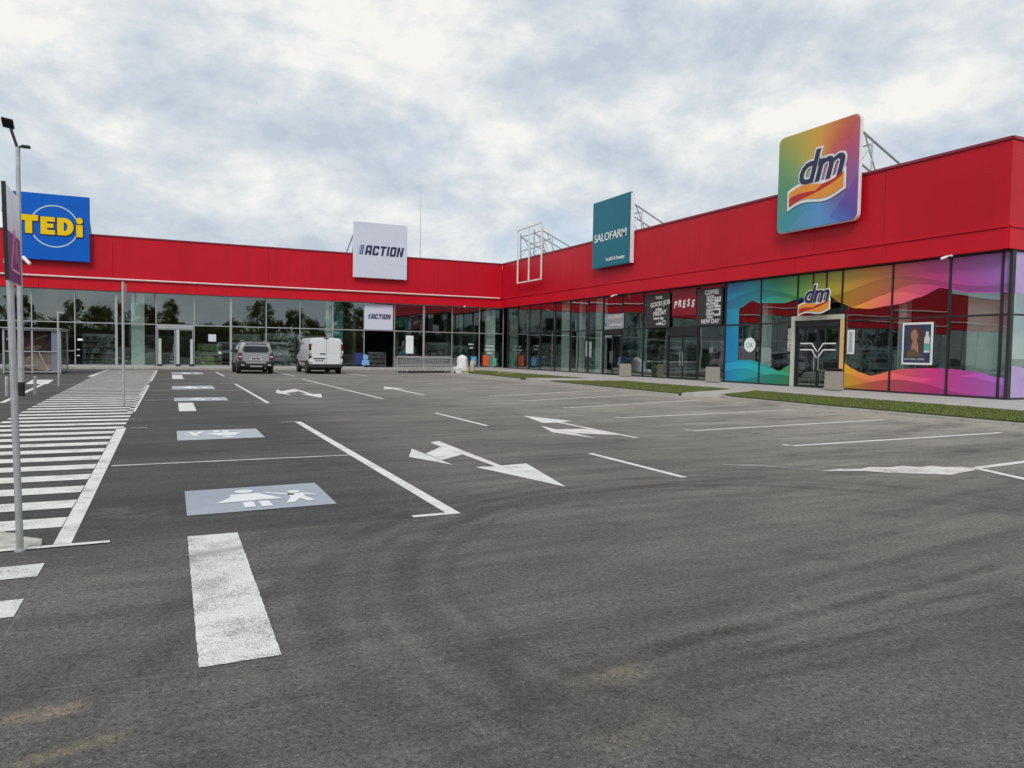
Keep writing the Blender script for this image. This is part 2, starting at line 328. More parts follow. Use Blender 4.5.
# rainbow window film, printed colour running along the wall
HUES = [(0,(.012,.20,.42)),(.10,(.02,.30,.38)),(.24,(.03,.26,.13)),(.36,(.12,.30,.05)),(.46,(.40,.36,.04)),(.56,(.58,.24,.03)),(.66,(.60,.10,.10)),(.76,(.52,.04,.19)),(.86,(.38,.06,.30)),(1,(.26,.13,.42))]
def film(name, gain, amp):
    k = NT(name); X = k.xyz()
    w = k.math('MULTIPLY', k.math('SINE', k.math('ADD', k.math('MULTIPLY', X[2], 2.3), k.math('MULTIPLY', X[0], .9))), amp)
    f = k.math('ADD', k.rng(X[0], 0, 13., 0, 1), w)
    k.l(k.mix(1., k.ramp(f, HUES), (gain,)*3, 'MULTIPLY'), k.b.inputs['Base Color']); k.b.inputs['Roughness'].default_value = .25
    return k.m
M['film_violet'] = mat('violet_window_film', (.46,.34,.62), .3)
M['film'] = film('printed_window_film', 1.2, .02)
M['film_dark'] = film('printed_window_film_deep', .8, .035)
M['film_light'] = film('printed_window_film_pale', 1.55, .03)
# rainbow sign face
k = NT('rainbow_sign_sheet'); X = k.xyz()
vx = k.n('ShaderNodeCombineXYZ'); k.l(X[0], vx.inputs[0]); k.l(k.math('SUBTRACT', X[2], 1.93), vx.inputs[1])
g = k.n('ShaderNodeTexGradient', gradient_type='RADIAL'); k.l(vx.outputs[0], g.inputs[0])
fac = k.ramp(k.math('FRACT', k.math('ADD', g.outputs['Fac'], .5)), [(0,(.30,.05,.30)),(.09,(.50,.03,.12)),(.15,(.62,.12,.04)),(.23,(.72,.34,.03)),(.33,(.45,.38,.04)),(.42,(.16,.32,.10)),(.52,(.05,.27,.15)),(.60,(.03,.28,.27)),(.70,(.02,.25,.50)),(.78,(.03,.27,.66)),(.88,(.10,.07,.36)),(1,(.28,.05,.30))])
rr = k.math('SQRT', k.math('ADD', k.math('POWER', X[0], 2.), k.math('POWER', k.math('SUBTRACT', X[2], 1.93), 2.)))
tri = k.n('ShaderNodeTexVoronoi', feature='F1'); tri.inputs['Scale'].default_value = .6; k.l(k.co, tri.inputs[0])
tv = k.n('ShaderNodeSeparateColor'); k.l(tri.outputs['Color'], tv.inputs[0])
fac = k.mix(k.rng(tv.outputs[0], 0, 1, 0, .16), fac, (.62,.55,.30))
k.l(k.mix(k.rng(rr, 0, 1.4, .32, 0, True), fac, (.60,.56,.50)), k.b.inputs['Base Color']); k.b.inputs['Roughness'].default_value = .35; M['rainbow'] = k.m

# ------------------------------------------------------------------ mesh helpers
I4 = Matrix.Identity(4)
class MB:
    def __init__(s, T=I4): s.bm = bmesh.new(); s.T = T
    def v(s, p): return s.bm.verts.new(s.T @ Vector(p))
    def face(s, pts): 
        try: return s.bm.faces.new([s.v(p) for p in pts])
        except ValueError: return None
    def box(s, a, b, taper=None):
        (x0,y0,z0),(x1,y1,z1) = a, b
        P = [(x0,y0,z0),(x1,y0,z0),(x1,y1,z0),(x0,y1,z0),(x0,y0,z1),(x1,y0,z1),(x1,y1,z1),(x0,y1,z1)]
        V = [s.v(p) for p in P]
        for f in ((3,2,1,0),(4,5,6,7),(0,1,5,4),(1,2,6,5),(2,3,7,6),(3,0,4,7)): s.bm.faces.new([V[i] for i in f])
        return s
    def prism(s, pts, off):
        """polygon pts (3D) extruded by vector off"""
        off = Vector(off); A = [s.v(p) for p in pts]; B = [s.v(Vector(p)+off) for p in pts]
        s.bm.faces.new(A); s.bm.faces.new(B[::-1]); n = len(A)
        for i in range(n): s.bm.faces.new((A[i], B[i], B[(i+1) % n], A[(i+1) % n]))
        return s
    def tube(s, p, q, r, r2=None, n=10):
        p, q = Vector(p), Vector(q); r2 = r if r2 is None else r2; d = (q-p).normalized()
        a = d.orthogonal().normalized(); b = d.cross(a)
        A = [s.v(p+r*(a*cos(t)+b*sin(t))) for t in [2*pi*i/n for i in range(n)]]
        B = [s.v(q+r2*(a*cos(t)+b*sin(t))) for t in [2*pi*i/n for i in range(n)]]
        for i in range(n): s.bm.faces.new((A[i], A[(i+1) % n], B[(i+1) % n], B[i]))
        s.bm.faces.new(A[::-1]); s.bm.faces.new(B); return s
    def path(s, pts, r, n=8):
        for a, b in zip(pts, pts[1:]): s.tube(a, b, r, n=n)
        return s
    def loft(s, rings, caps=True):
        R = [[s.v(p) for p in r] for r in rings]; n = len(R[0])
        for A, B in zip(R, R[1:]):
            for i in range(n): s.bm.faces.new((A[i], A[(i+1) % n], B[(i+1) % n], B[i]))
        if caps: s.bm.faces.new(R[0][::-1]); s.bm.faces.new(R[-1])
        return s
    def bar(s, p, q, w, h):
        """rectangular bar from p to q"""
        p, q = Vector(p), Vector(q); d = (q-p).normalized(); a = d.cross(Vector((0,0,1)))
        a = Vector((1,0,0)) if a.length < 1e-4 else a.normalized(); b = a.cross(d)
        P = [p+a*w/2*i+b*h/2*j for i, j in ((-1,-1),(1,-1),(1,1),(-1,1))]
        return s.prism(P, q-p)
    def build(s, name, material, parent=None, bevel=0, smooth=False, seg=2):
        bm = s.bm; bmesh.ops.recalc_face_normals(bm, faces=bm.faces)
        if bevel: 
            bmesh.ops.bevel(bm, geom=[e for e in bm.edges if len(e.link_faces) == 2 and e.calc_face_angle(0) > .6], offset=bevel, segments=seg, affect='EDGES', clamp_overlap=True)
        me = bpy.data.meshes.new(name); bm.to_mesh(me); bm.free(); me.materials.append(M[material] if isinstance(material, str) else material)
        if smooth:
            me.polygons.foreach_set('use_smooth', [True]*len(me.polygons)); me.set_sharp_from_angle(angle=radians(40))
        o = bpy.data.objects.new(name, me); COL.objects.link(o); o.parent = parent; return o
def tag(o, label=None, cat=None, group=None, kind=None):
    if label: o['label'] = label
    if cat: o['category'] = cat
    if group: o['group'] = group
    if kind: o['kind'] = kind
    return o
def thing(name, label, cat, loc=(0,0,0), rz=0, group=None):
    o = bpy.data.objects.new(name, None); COL.objects.link(o); o.location = loc; o.rotation_euler = (0,0,rz); o.empty_display_size = .2
    return tag(o, label, cat, group)
def struct(o, label=None): 
    o['kind'] = 'structure'
    if label: o['label'] = label
    return o
def kids(o): return [c for c in bpy.data.objects if c.parent == o]
def copy_tree(o, parent=None):
    c = o.copy(); COL.objects.link(c)
    if parent: c.parent = parent
    for ch in kids(o): copy_tree(ch, c)
    return c
def text(body, size, material, parent, name='lettering', at=(0,0,0), depth=.02, offset=0., shear=0., sx=1., sz=1., space=1., rot=0., align='CENTER', wall=True, T=None):
    cu = bpy.data.curves.new('t', 'FONT'); cu.body = body; cu.size = size; cu.extrude = depth/2; cu.offset = offset; cu.shear = shear
    cu.space_character = space; cu.align_x = align; cu.align_y = 'CENTER'; cu.resolution_u = 3
    t = bpy.data.objects.new('t', cu); COL.objects.link(t); bpy.context.view_layer.update()
    me = bpy.data.meshes.new_from_object(t.evaluated_get(bpy.context.evaluated_depsgraph_get()))
    bpy.data.objects.remove(t); bpy.data.curves.remove(cu)
    R = Matrix.Rotation(pi/2, 4, 'X') if wall else I4
    me.transform((T or I4) @ Matrix.Translation(at) @ R @ Matrix.Rotation(rot, 4, 'Z') @ Matrix.Diagonal((sx, sz, 1, 1)))
    me.materials.clear(); me.materials.append(M[material]); me.name = name
    o = bpy.data.objects.new(name, me); COL.objects.link(o); o.parent = parent; return o

# ================================================================== SETTING
XR, YC = 22.99, 51.06                    # planes of the two red fronts
H, HB, HT, HG = 8.09, 5.40, 4.72, 2.74   # coping, step in the cladding, bottom of the red, glazing transom
YE = 13.75                               # near end of the right wing
REC = .35                                # glazing recess
def rect(name, x0, y0, x1, y1, z, material, label=None):
    mb = MB(); mb.face([(x0,y0,z),(x1,y0,z),(x1,y1,z),(x0,y1,z)]); return struct(mb.build(name, material), label)
def poly(name, pts, z, material, label=None):
    mb = MB(); mb.face([(*p, z) for p in pts]); return struct(mb.build(name, material), label)
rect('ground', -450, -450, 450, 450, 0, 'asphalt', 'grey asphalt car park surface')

def slab(name, pts, z0, z1, material, bevel=.02):
    mb = MB(); mb.prism([(*p, z0) for p in pts], (0,0,z1-z0)); return struct(mb.build(name, material, bevel=bevel))
slab('pavement', [(-50,47.75),(19.0,47.75),(19.0,YE-4),(60,YE-4),(60,YE+REC),(XR+REC,YE+REC),(XR+REC,YC+REC),(-50,YC+REC)], -.05, .10, 'concrete')
slab('pavement', [(15.55,28.9),(18.95,28.4),(18.95,31.2),(15.7,31.9)], -.05, .095, 'concrete')
slab('pavement', [(15.9,18.15),(18.95,19.85),(18.95,21.05),(15.1,19.15)], -.05, .095, 'concrete')
def kerb_run(pts, w=.14, h=.12):
    mb = MB()
    for a, b in zip(pts, pts[1:]):
        a, b = Vector((*a, 0)), Vector((*b, 0)); L = (b-a).length; n = max(1, int(L)); d = (b-a)/n
        for i in range(n):
            p, q = a+d*i+d.normalized()*.005, a+d*(i+1)-d.normalized()*.005
            mb.bar(p+Vector((0,0,h/2-.02)), q+Vector((0,0,h/2-.02)), w, h+.04)
    return struct(mb.build('kerb', 'kerb', bevel=.012))
near_strip = [(15.8,2),(15.75,8),(15.65,13.2),(15.7,15.6),(15.8,17.4),(16.1,18.2),(18.9,19.8),(18.9,2)]
mid_strip = [(15.05,19.2),(15.2,24),(15.4,28.8),(18.9,28.3),(18.9,21.1)]
far_strip = [(15.55,32.1),(15.9,40),(17.4,43.6),(18.9,44),(18.9,31.3)]
for st in (near_strip, mid_strip, far_strip):
    struct(MB().prism([(*p, -.03) for p in st], (0,0,.12)).build('verge', 'soil'))
for q in ([(15.70,2),(15.64,8),(15.54,13.2),(15.59,15.7),(15.69,17.5),(16.0,18.2)], [(14.95,19.2),(15.08,24),(15.28,28.9)], [(15.43,32.1),(15.78,40.05),(17.28,43.75),(18.9,44.12)]): kerb_run(q, .20, .055)
kerb_run([(-50,47.68),(19.0,47.68)]); kerb_run([(19,44.1),(19,47.6)])
def inside(p, P):
    r = False; j = len(P)-1
    for i in range(len(P)):
        if (P[i][1] > p[1]) != (P[j][1] > p[1]) and p[0] < (P[j][0]-P[i][0])*(p[1]-P[i][1])/(P[j][1]-P[i][1])+P[i][0]: r = not r
        j = i
    return r
def lawn(P, dens, lab):
    xs = [p[0] for p in P]; ys = [p[1] for p in P]; V, F = [], []
    for i in range(int(dens*(max(xs)-min(xs))*(max(ys)-min(ys)))):
        p = (random.uniform(min(xs), max(xs)), random.uniform(min(ys), max(ys)))
        if not inside(p, P): continue
        tuft = .5+.5*sin(p[0]*5.1+2*sin(p[1]*2.3))*sin(p[1]*3.7+1.5*sin(p[0]*3.1))
        if random.random() < .45*(1-tuft): continue
        a = random.uniform(0, 2*pi); h = random.uniform(.02, .04)*(.6+.9*tuft); w = .012; t = random.uniform(-.03, .03), random.uniform(-.03, .03)
        n = len(V); V += [(p[0]-w*cos(a), p[1]-w*sin(a), .088), (p[0]+w*cos(a), p[1]+w*sin(a), .088), (p[0]+t[0], p[1]+t[1], .088+h)]; F.append((n, n+1, n+2))
    me = bpy.data.meshes.new('grass'); me.from_pydata(V, [], F); me.materials.append(M['grass'])
    o = bpy.data.objects.new('grass', me); COL.objects.link(o); tag(o, lab, 'grass', kind='stuff')
lawn([(p[0], max(p[1], 8.0)) for p in near_strip], 1500, 'mown green grass strip in front of the rainbow window film')
lawn(mid_strip, 800, 'middle mown grass strip in front of the coffee shop')
lawn(far_strip, 500, 'far mown grass strip near the inner corner of the building')

# ---------------- road markings (paint sheets 4 mm apart)
Z1, Z2 = .004, .008
PL = 'parking_line'
rnd = random.Random(11); jit = lambda: rnd.choice((.4,.6,1.,1.6))*rnd.uniform(-.0022,.0022)
poly('stop_bar', [(.10+.33*i/14, 3.225+jit()) for i in range(15)]+[(.43+jit(), 3.24+2.28*i/60) for i in range(60)]+[(.43-.33*i/14, 5.53+jit()) for i in range(15)]+[(.10+jit(), 5.51-2.27*i/60) for i in range(60)], Z1, 'paint_bar', 'broad white painted bar in the foreground')
for (x0,y0,x1,y1,z) in ((2.04,5.60,2.15,13.60,Z1),(1.75,5.53,2.15,5.60,Z1),(1.79,13.60,2.15,13.66,Z1),(-.60,9.10,2.04,9.17,Z1),(-.60,13.30,-.36,13.36,Z1),
     (5.00,6.30,5.09,8.28,Z1),(5.10,11.99,5.19,14.81,Z1),(5.20,19.5,5.30,33.1,Z1),(2.10,18.58,2.19,28.6,Z1),(1.85,18.52,2.19,18.58,Z1),
     (-.60,24.2,1.9,24.28,Z1),(-.60,20.1,.1,20.17,Z1),(-.6,28.7,5.2,28.78,Z1),(-.6,33.0,5.2,33.08,Z1),(2.2,36.5,2.29,43,Z1),(5.4,36.5,5.49,44,Z1),(9.0,36.5,9.09,44.5,Z1)):
    rect(PL, x0, y0, x1, y1, z, 'paint' if abs(x1-x0) < .2 or y0 < 7 else 'paint_thin')
for i, (xa, ya, xb, yb) in enumerate(((8.40,8.0,13.75,8.2),(8.32,10.2,13.9,10.75),(8.5,12.7,14.2,13.5),(8.75,15.4,14.3,17.2),(8.8,17.95,14.6,20.1),(8.8,20.1,14.6,22.6),(8.9,22.6,14.5,25.3),(8.9,25.2,14.5,28.1),(8.95,27.8,14.6,30.9),(9.0,30.5,14.6,33.6))):
    poly(PL, [(xa,ya-.05),(xb,yb-.05),(xb,yb+.05),(xa,ya+.05)], Z1, 'paint' if i < 6 else 'paint_thin')
    if i < 6: poly(PL, [(xa-.06,ya+.051),(xa+.05,ya+.051),(xa+.02,ya+.17),(xa-.08,ya+.17)], Z1, 'paint')
poly(PL, [(8.86,5.62),(8.98,5.60),(8.55,4.4),(8.42,4.4)], Z1, 'paint'); poly(PL, [(8.985,5.56),(14.4,6.10),(14.4,6.21),(8.90,5.66)], Z1, 'paint')
rnd = random.Random(21); up_ = [(960,466),(945,467),(930,466.5),(915,467),(900,466.5),(885,467),(870,468.2),(850,469),(815,470)]
lowp = [(6.87,6.115),(7.17,6.0),(7.38,5.93),(7.50,5.75),(7.72,5.62),(7.95,5.50),(8.11,5.38),(8.4,5.44),(8.75,5.50),(8.88,5.60)]
upp = [(8.86,5.74),(8.62,5.78),(8.55,5.92),(8.3,5.90),(8.18,6.05),(7.9,6.02),(7.7,6.12),(7.45,6.05),(7.2,6.14)]
poly('paint_patch', lowp+upp, Z1, 'paint_patchy', 'worn white paint patch on the asphalt')
poly('paint_patch', [(6.05,6.86),(6.47,6.62),(6.86,6.125),(6.86,6.17),(6.5,6.74),(6.1,6.92)], Z1, 'paint_ghost', 'faint rubbed out trail of white paint leading to the worn patch')
poly(PL, [(-3.53,19.8),(-3.42,19.8),(-4.0,31.9),(-4.13,31.9)], Z1, 'paint'); poly('paint_patch', [(-4.42,29.0),(-3.78,29.0),(-4.05,32.6),(-4.75,32.6)], Z1+.004, 'paint')
rect(PL, -3.6, 28.45, -2.75, 28.55, Z1, 'paint_thin')
# zebra crossing: stripes and their right border, one painted surface
mb = MB()
zl = lambda yy: -2.62-.021*(yy-15)
yy = 6.33; i = 0
while yy < 46:
    xr = -.72-.011*(yy-5.6) if yy < 13.2 else -.70; w = .17 if yy < 22 else .13
    mb.face([(zl(yy),yy-w,Z1),(xr,yy-w,Z1),(xr,yy+w,Z1),(zl(yy),yy+w,Z1)]); yy += .71 if yy < 16 else .74
struct(mb.build('zebra_crossing', 'paint'), 'white striped crossing running to the shop entrance')
poly('crossing_border', [(-.715,5.62),(-.61,5.62),(-.66,13.35),(-.796,13.35)], Z1, 'paint')
for (a, b) in ((16.6,27.9),(31,45.5)): rect('crossing_border', -.80+.004, a, -.66, b, Z1, 'paint')
rect('crossing_border', -1.02, 5.54, -.38, 5.60, Z2, 'paint'); rect('crossing_border', zl(36)-.2, 36, zl(36), 45.5, Z1, 'paint')
for y0 in (4.88, 4.19): poly('crossing_stripe', [(-2.6,y0-.02),(-.70,y0),(-.70,y0+.28),(-2.6,y0+.26)], Z1, 'paint_bar')
mb = MB(); rnd = random.Random(3); pts = [(-2.2,5.60)]+[(-2.2+i*.1,5.60) for i in range(1,15)]+[(-.78,5.63)]
up_ = [(-.8-i*.035, 5.78+.40*min(1,i/9)*rnd.uniform(.75,1.08)+.03*rnd.random()) for i in range(40)]
mb.face([(*q, Z2) for q in pts+up_+[(-2.2,6.1)]]); struct(mb.build('screed_patch', 'rubble'), 'pale spilled concrete at the foot of the sign post')
# painted parent-and-child panels
def ell(cx, cy, rx, ry, n=14): return [(cx+rx*cos(2*pi*i/n), cy+ry*sin(2*pi*i/n)) for i in range(n)]
def panel(x0, y0, x1, y1, material, figs, flip=False, bright=True):
    P = thing('painted_panel', figs, 'road marking', ((x0+x1)/2, (y0+y1)/2, 0)); P['kind'] = 'structure'
    w, h = x1-x0, y1-y0; mb = MB(); mb.face([(-w/2,-h/2,Z1),(w/2,-h/2+.05,Z1),(w/2,h/2,Z1),(-w/2,h/2-.03,Z1)]); mb.build('panel', material, P)
    mb = MB(); sg = -1 if flip else 1
    def put(pts): mb.face([(sg*(px-.6)*w/1.2, sg*(py-.55)*h/1.1, Z2) for px, py in pts])
    put(ell(.50,.86,.085,.085)); put([(.38,.74),(.62,.74),(.66,.66),(.80,.42),(.62,.42),(.42,.40),(.24,.38),(.36,.60)])
    put([(.645,.75),(.70,.75),(.93,.58),(.90,.53)]); put([(.45,.37),(.54,.37),(.54,.14),(.45,.14)]); put([(.58,.37),(.67,.37),(.68,.14),(.59,.14)])
    put(ell(.93,.70,.06,.06)); put([(.86,.62),(1.0,.62),(1.12,.50),(1.09,.47),(1.0,.54),(1.0,.44),(1.06,.24),(.99,.24),(.94,.38),(.87,.22),(.80,.22),(.87,.46)])
    mb.build('figures', 'paint_fig', P); return P
panel(.11, 6.22, 1.29, 7.33, 'paint_grey', 'nearest grey blue painted panel with white mother and child figures')
panel(.08, 11.32, 1.27, 12.65, 'paint_pale', 'second pale blue painted panel with white figures between the stall lines', True)
panel(.07, 19.6, 1.32, 20.95, 'paint_pale', 'third pale painted panel with white figures behind the short white bar')
panel(.03, 25.1, 1.30, 27.3, 'paint_pale', 'fourth pale painted panel with white figures toward the shops')
panel(.03, 38.9, 1.5, 42.2, 'paint_grey', 'farthest painted panel with white figures near the automatic doors')
rect('short_bar', .15, 16.5, .48, 19.0, Z1, 'paint', 'short white bar between two painted panels'); rect('short_bar', .05, 33.3, .48, 38.1, Z1, 'paint', 'far short white bar before the shop doors')
# direction arrows
def arrow(polys, lab):
    mb = MB()
    for p in polys: mb.face([(*q, Z1) for q in p])
    struct(mb.build('direction_arrow', 'paint'), lab)
arrow([[(3.55,6.27),(3.85,7.76),(3.50,7.72),(3.41,7.70),(3.17,7.72)], [(3.41,7.703),(3.50,7.723),(3.58,10.15),(3.42,10.05),(3.40,9.86)], [(2.69,8.74),(2.985,7.96),(2.955,9.46)],
       [(2.985,8.35),(3.40,8.72),(3.40,9.55),(2.985,8.95)]], 'white two headed direction arrow nearest the viewer')
arrow([[(6.70,13.68),(6.36,12.15),(6.68,12.2),(6.78,12.2),(7.14,12.38)], [(6.68,12.197),(6.66,9.6),(6.74,9.55),(6.78,12.197)], [(5.78,10.7),(6.08,11.7),(6.05,9.75)], [(6.08,10.45),(6.656,10.0),(6.656,11.0),(6.08,11.1)]], 'white turn arrow pointing away and left beside the stall row')
arrow([[(2.85,22.8),(3.12,24.6),(3.12,21.4)], [(3.12,22.6),(3.6,23.4),(3.6,24.6),(3.12,23.6)], [(3.6,24.8),(3.74,24.8),(3.80,22.0),(3.66,22.0)], [(3.74,20.2),(3.45,21.99),(4.05,21.99)]], 'far white two headed arrow before the white van')
arrow([[(7.05,26),(6.6,24.4),(7.4,24.4)], [(6.9,24.39),(7.05,24.39),(6.97,21),(6.86,21)]], 'far white straight arrow before the trolleys')

# ================================================================== BUILDING
B = thing('retail_building', 'long L shaped retail park building with red cladding above glazed shopfronts', 'building', (XR, YC, 0))
TL = Matrix.Translation((-XR, 0, 0))                                   # left wing: s = world X
TR = Matrix.Rotation(-pi/2, 4, 'Z')                                    # right wing: s = YC - Y
TE = Matrix.Translation((-XR, YE-YC, 0))                               # end wall: s = world X
TG = Matrix.Translation((-XR, YE-YC-REC+.05, 0))                       # its glazing sits almost flush
LS, RS = -50, YC-YE
def wing_skin(T, s0, s1, seams, m0=0., m1=0.):
    mb = MB(T); e = [s0]+seams+[s1]
    for a, b in zip(e, e[1:]): mb.box((a+.006, 0, HB+.02), (b-.006, .22, H-.10))
    mb.build('parapet_cladding', 'red', B, bevel=.004, seg=1)
    mb = MB(T); n = int((s1-s0)/4.1); q = (s1-s0)/n
    for i in range(n): mb.box((s0+i*q+.004, -.03, HT), (s0+(i+1)*q-.004, .22, HB-.045))
    mb.build('fascia', 'red_trim', B, bevel=.004, seg=1)
    MB(T).box((s0-m0, -.07, HB-.04), (s1, .22, HB+.015)).build('cladding_trim', 'red_trim', B, bevel=.006)
    MB(T).box((s0-m0, -.05, H-.095), (s1, .5, H)).build('coping', 'coping', B, bevel=.008)
    MB(T).box((s0, .225, HT+.03), (s1, REC+.12, HT+.10)).build('soffit', 'soffit', B)
wing_skin(TL, LS, XR, [-43,-36,-29,-22,-15,-9.2,-3.2,5.9,11.0,17.8])
wing_skin(TR, 0, RS, [5.2,10.9,17.6,23.0,29.9,33.0])
wing_skin(TE, XR+.003, 60, [30,37,44,51])
# gutter along the left wing
MB(TL).tube((LS, -.13, HB+.03), (XR-.25, -.13, HB+.03), .055).build('gutter_pipe', 'gutter', B, smooth=True)
DEP = 15
mb = MB(); mb.box((LS-XR,REC+.1,H-.55),(0,DEP,H-.4)); mb.box((.3,-RS+REC,H-.545),(DEP,DEP,H-.395)); mb.build('roof', 'roof', B)
mb = MB(); mb.box((LS-XR,REC+.1,HT+.11),(-.001+.25,DEP,HT+.2)); mb.box((.26,-RS+REC+.1,HT+.112),(DEP,DEP,HT+.202)); mb.build('ceiling', 'interior_dark', B)
mb = MB(); mb.box((LS-XR,REC-.1,.0),(.24,DEP,.085)); mb.box((.25,-RS+REC,.0),(DEP,DEP,.0853)); mb.build('floor', 'interior_floor', B)
mb = MB(); mb.box((LS-XR,DEP,0),(DEP,DEP+.2,H-.3)); mb.box((DEP+.003,-RS+.4,0),(DEP+.203,DEP-.003,H-.3)); mb.box((LS-XR-.2,0,0),(LS-XR-.003,DEP,H-.3)); mb.build('rear_wall', 'interior_dark', B)
for s in (-14,3.6,11.9,21.2): MB().box((s-XR,REC+.9,.086),(s-XR+.15,DEP-.01,HT+.1)).build('partition_wall', 'interior_dark', B)
for s in (11.0,13.9,24.7): MB().box((REC+.9,-s-.15,.086),(DEP-.01,-s,HT+.1)).build('partition_wall', 'interior_dark', B)

def bay(T, s0, s1, frame, thick=.06, door=False, last=False, upper=None, sill=.10, midrail=None, film=None, label=None):
    y = REC; d = .09; t = thick/2
    mb = MB(T)
    mb.box((s0-t, y-.01, sill), (s0+t, y+d, HT+.03))
    if last: mb.box((s1-t, y-.01, sill), (s1+t, y+d, HT+.03))
    a, b = s0+t+.001, s1-t-.001
    mb.box((a, y, HT-.05), (b, y+d-.01, HT+.03)); mb.box((a, y, HG-.03), (b, y+d-.01, HG+.03))
    if not door: mb.box((a, y, sill), (b, y+d-.01, sill+.06))
    for x in (upper or []): mb.box((x-.03, y+.002, HG+.031), (x+.03, y+d-.012, HT-.051))
    for z in (midrail or []): mb.box((a, y+.002, z-.02), (b, y+d-.012, z+.02))
    f = mb.build('window', frame, B); 
    if label: f['label'] = label
    MB(T).box((a, y+.03, HG+.03), (b, y+.04, HT-.05)).build('pane', 'glass', f)
    if not door: MB(T).box((a, y+.03, sill+.06), (b, y+.04, HG-.03)).build('pane', 'glass', f)
    return f
# left wing bays, silver frames
P = 2.215; e0 = -.84
edges = [e0+P*i for i in range(-22, 11)]
edges = [e for e in edges if e > LS+1] + [XR+REC-.03]
for i, (a, b) in enumerate(zip(edges, edges[1:])):
    kx = round((a-e0)/P)
    bay(TL, a, b, 'alu', .14 if kx in (-1, 2, 8) else .055, door=(kx in (0, 6)), last=(i == len(edges)-2), midrail=[1.0] if kx in (-3,-5,-6) else None)
# right wing bays, anthracite frames (s runs towards the viewer)
red_edges = [REC, 2.2, 4.1, 5.8, 7.96, 10.01, 12.26, 13.97, 15.99, 18.04, 20.25, 22.63, 24.54, 26.76, 28.82, 31.02, 33.17, 35.29, 36.96]
doors = {13.97, 20.25, 28.82}
for i, (a, b) in enumerate(zip(red_edges, red_edges[1:])):
    bay(TR, a, b, 'dark_frame', .10 if a in (7.96, 10.01, 12.26, 13.97, 24.54, 5.8) else .06, door=(a in doors), upper=[29.6, 30.26] if a == 28.82 else None,
        midrail=[2.2] if a in (18.04, 22.63, 15.99) else None)
bay(TR, 36.96, RS-.14, 'dark_frame', .06)
MB(TR).box((RS-.13, REC-.03, .1), (RS-.03, REC+.08, HT+.03)).build('corner_post', 'dark_frame', B)
for i in range(8): bay(TG, XR+REC+.1+i*2.2, XR+REC+.1+(i+1)*2.2, 'dark_frame', .06, last=(i == 7))
# doors -------------------------------------------------
def sliding_door(T, s0, s1, frame, top=2.5, posts=None, label=None):
    y = REC+.02; mid = (s0+s1)/2; mb = MB(T)
    mb.box((s0+.05, y-.06, top), (s1-.05, y+.12, top+.16)); mb.box((s0+.05, y-.02, top+.161), (s1-.05, y+.06, HG-.031))
    d = mb.build('door', frame, B)
    if label: d['label'] = label
    for (a, b) in ((s0+.06, mid-.01), (mid+.01, s1-.06)):
        mb = MB(T)
        for x in (a, b-.05): mb.box((x, y, .10), (x+.05, y+.05, top-.003))
        mb.box((a+.051, y, .10), (b-.051, y+.05, .2)); mb.box((a+.051, y, top-.08), (b-.051, y+.05, top-.003)); mb.build('leaf_frame', frame, d)
        MB(T).box((a+.05, y+.02, .2), (b-.05, y+.03, top-.08)).build('pane', 'glass', d)
    mb = MB(T); 
    for x in (mid-.12, mid+.09): mb.tube((x, y-.05, .8), (x, y-.05, 1.5), .015, n=6)
    mb.build('handle', 'alu', d)
    return d
sliding_door(TL, e0, e0+P, 'alu', label='silver framed automatic glass door with white security posts')
dd = sliding_door(TR, 13.97, 15.99, 'dark_frame')
sliding_door(TR, 20.25, 22.63, 'dark_frame', 2.3)
dm = sliding_door(TR, 28.82, 31.02, 'dark_frame', 2.55, label='dark glass door with white chevron lines')
mb = MB(TR)
for z in (1.85, 1.60):      # chevron decal
    y = REC+.005
    for sgn in (-1, 1):
        c0 = 29.92; pts = [(c0+sgn*.88, z), (c0+sgn*.30, z), (c0+sgn*.03, z-.33), (c0+sgn*.03, z-.26), (c0+sgn*.27, z+.05), (c0+sgn*.88, z+.05)]
        mb.prism([(q[0], y, q[1]) for q in pts], (0, .006, 0))
mb.build('chevron_decal', 'white', dm)
# portal round the rainbow shop's door
for (a, b, z0, z1, mm) in ((28.62,28.78,.1,2.80,'portal'),(31.06,31.20,.1,2.80,'peach'),(28.62,31.20,2.801,2.99,'portal')):
    MB(TR).box((a, REC-.10, z0), (b, REC-.012, z1)).build('door_portal', mm, B, bevel=.01)
# window film on the rainbow shop
def interp(pts, s):
    pts = sorted(pts)
    if s <= pts[0][0]: return pts[0][1]
    for (a, va), (b, vb) in zip(pts, pts[1:]):
        if s <= b:
            t = (s-a)/(b-a); t = t*t*(3-2*t)*.6+t*.4; return va+(vb-va)*t
    return pts[-1][1]
FT = [(YC-q[0]*1.0086, q[1]) for q in [(25.45,3.47),(24.6,3.80),(24.2,3.66),(22.75,3.58),(21.9,3.74),(21.3,3.86),(20.6,3.8),(19.85,3.40),(19.3,3.2),(18.63,3.14),(17.85,3.22),(17.42,3.26),(16.68,3.45),(15.97,3.72),(15.7,3.66),(14.96,3.48),(14.03,3.42),(13.5,3.45)]]
FB = [(YC-q[0]*1.0086, q[1]) for q in [(26.3,1.03),(25.3,1.15),(24.63,1.16),(24.15,1.08),(23.44,.88),(22.98,.72),(22.33,.99),(19.75,1.17),(19.31,.92),(18.95,.78),(18.5,.67),(18.11,.76),(17.75,.88),(17.13,.97),(16.21,1.02),(15.51,1.01),(14.69,.95),(14.06,.8),(13.67,.75),(13.4,.89)]]
film_roots = {}
FX = Matrix.Translation((24.68, 0, 0))
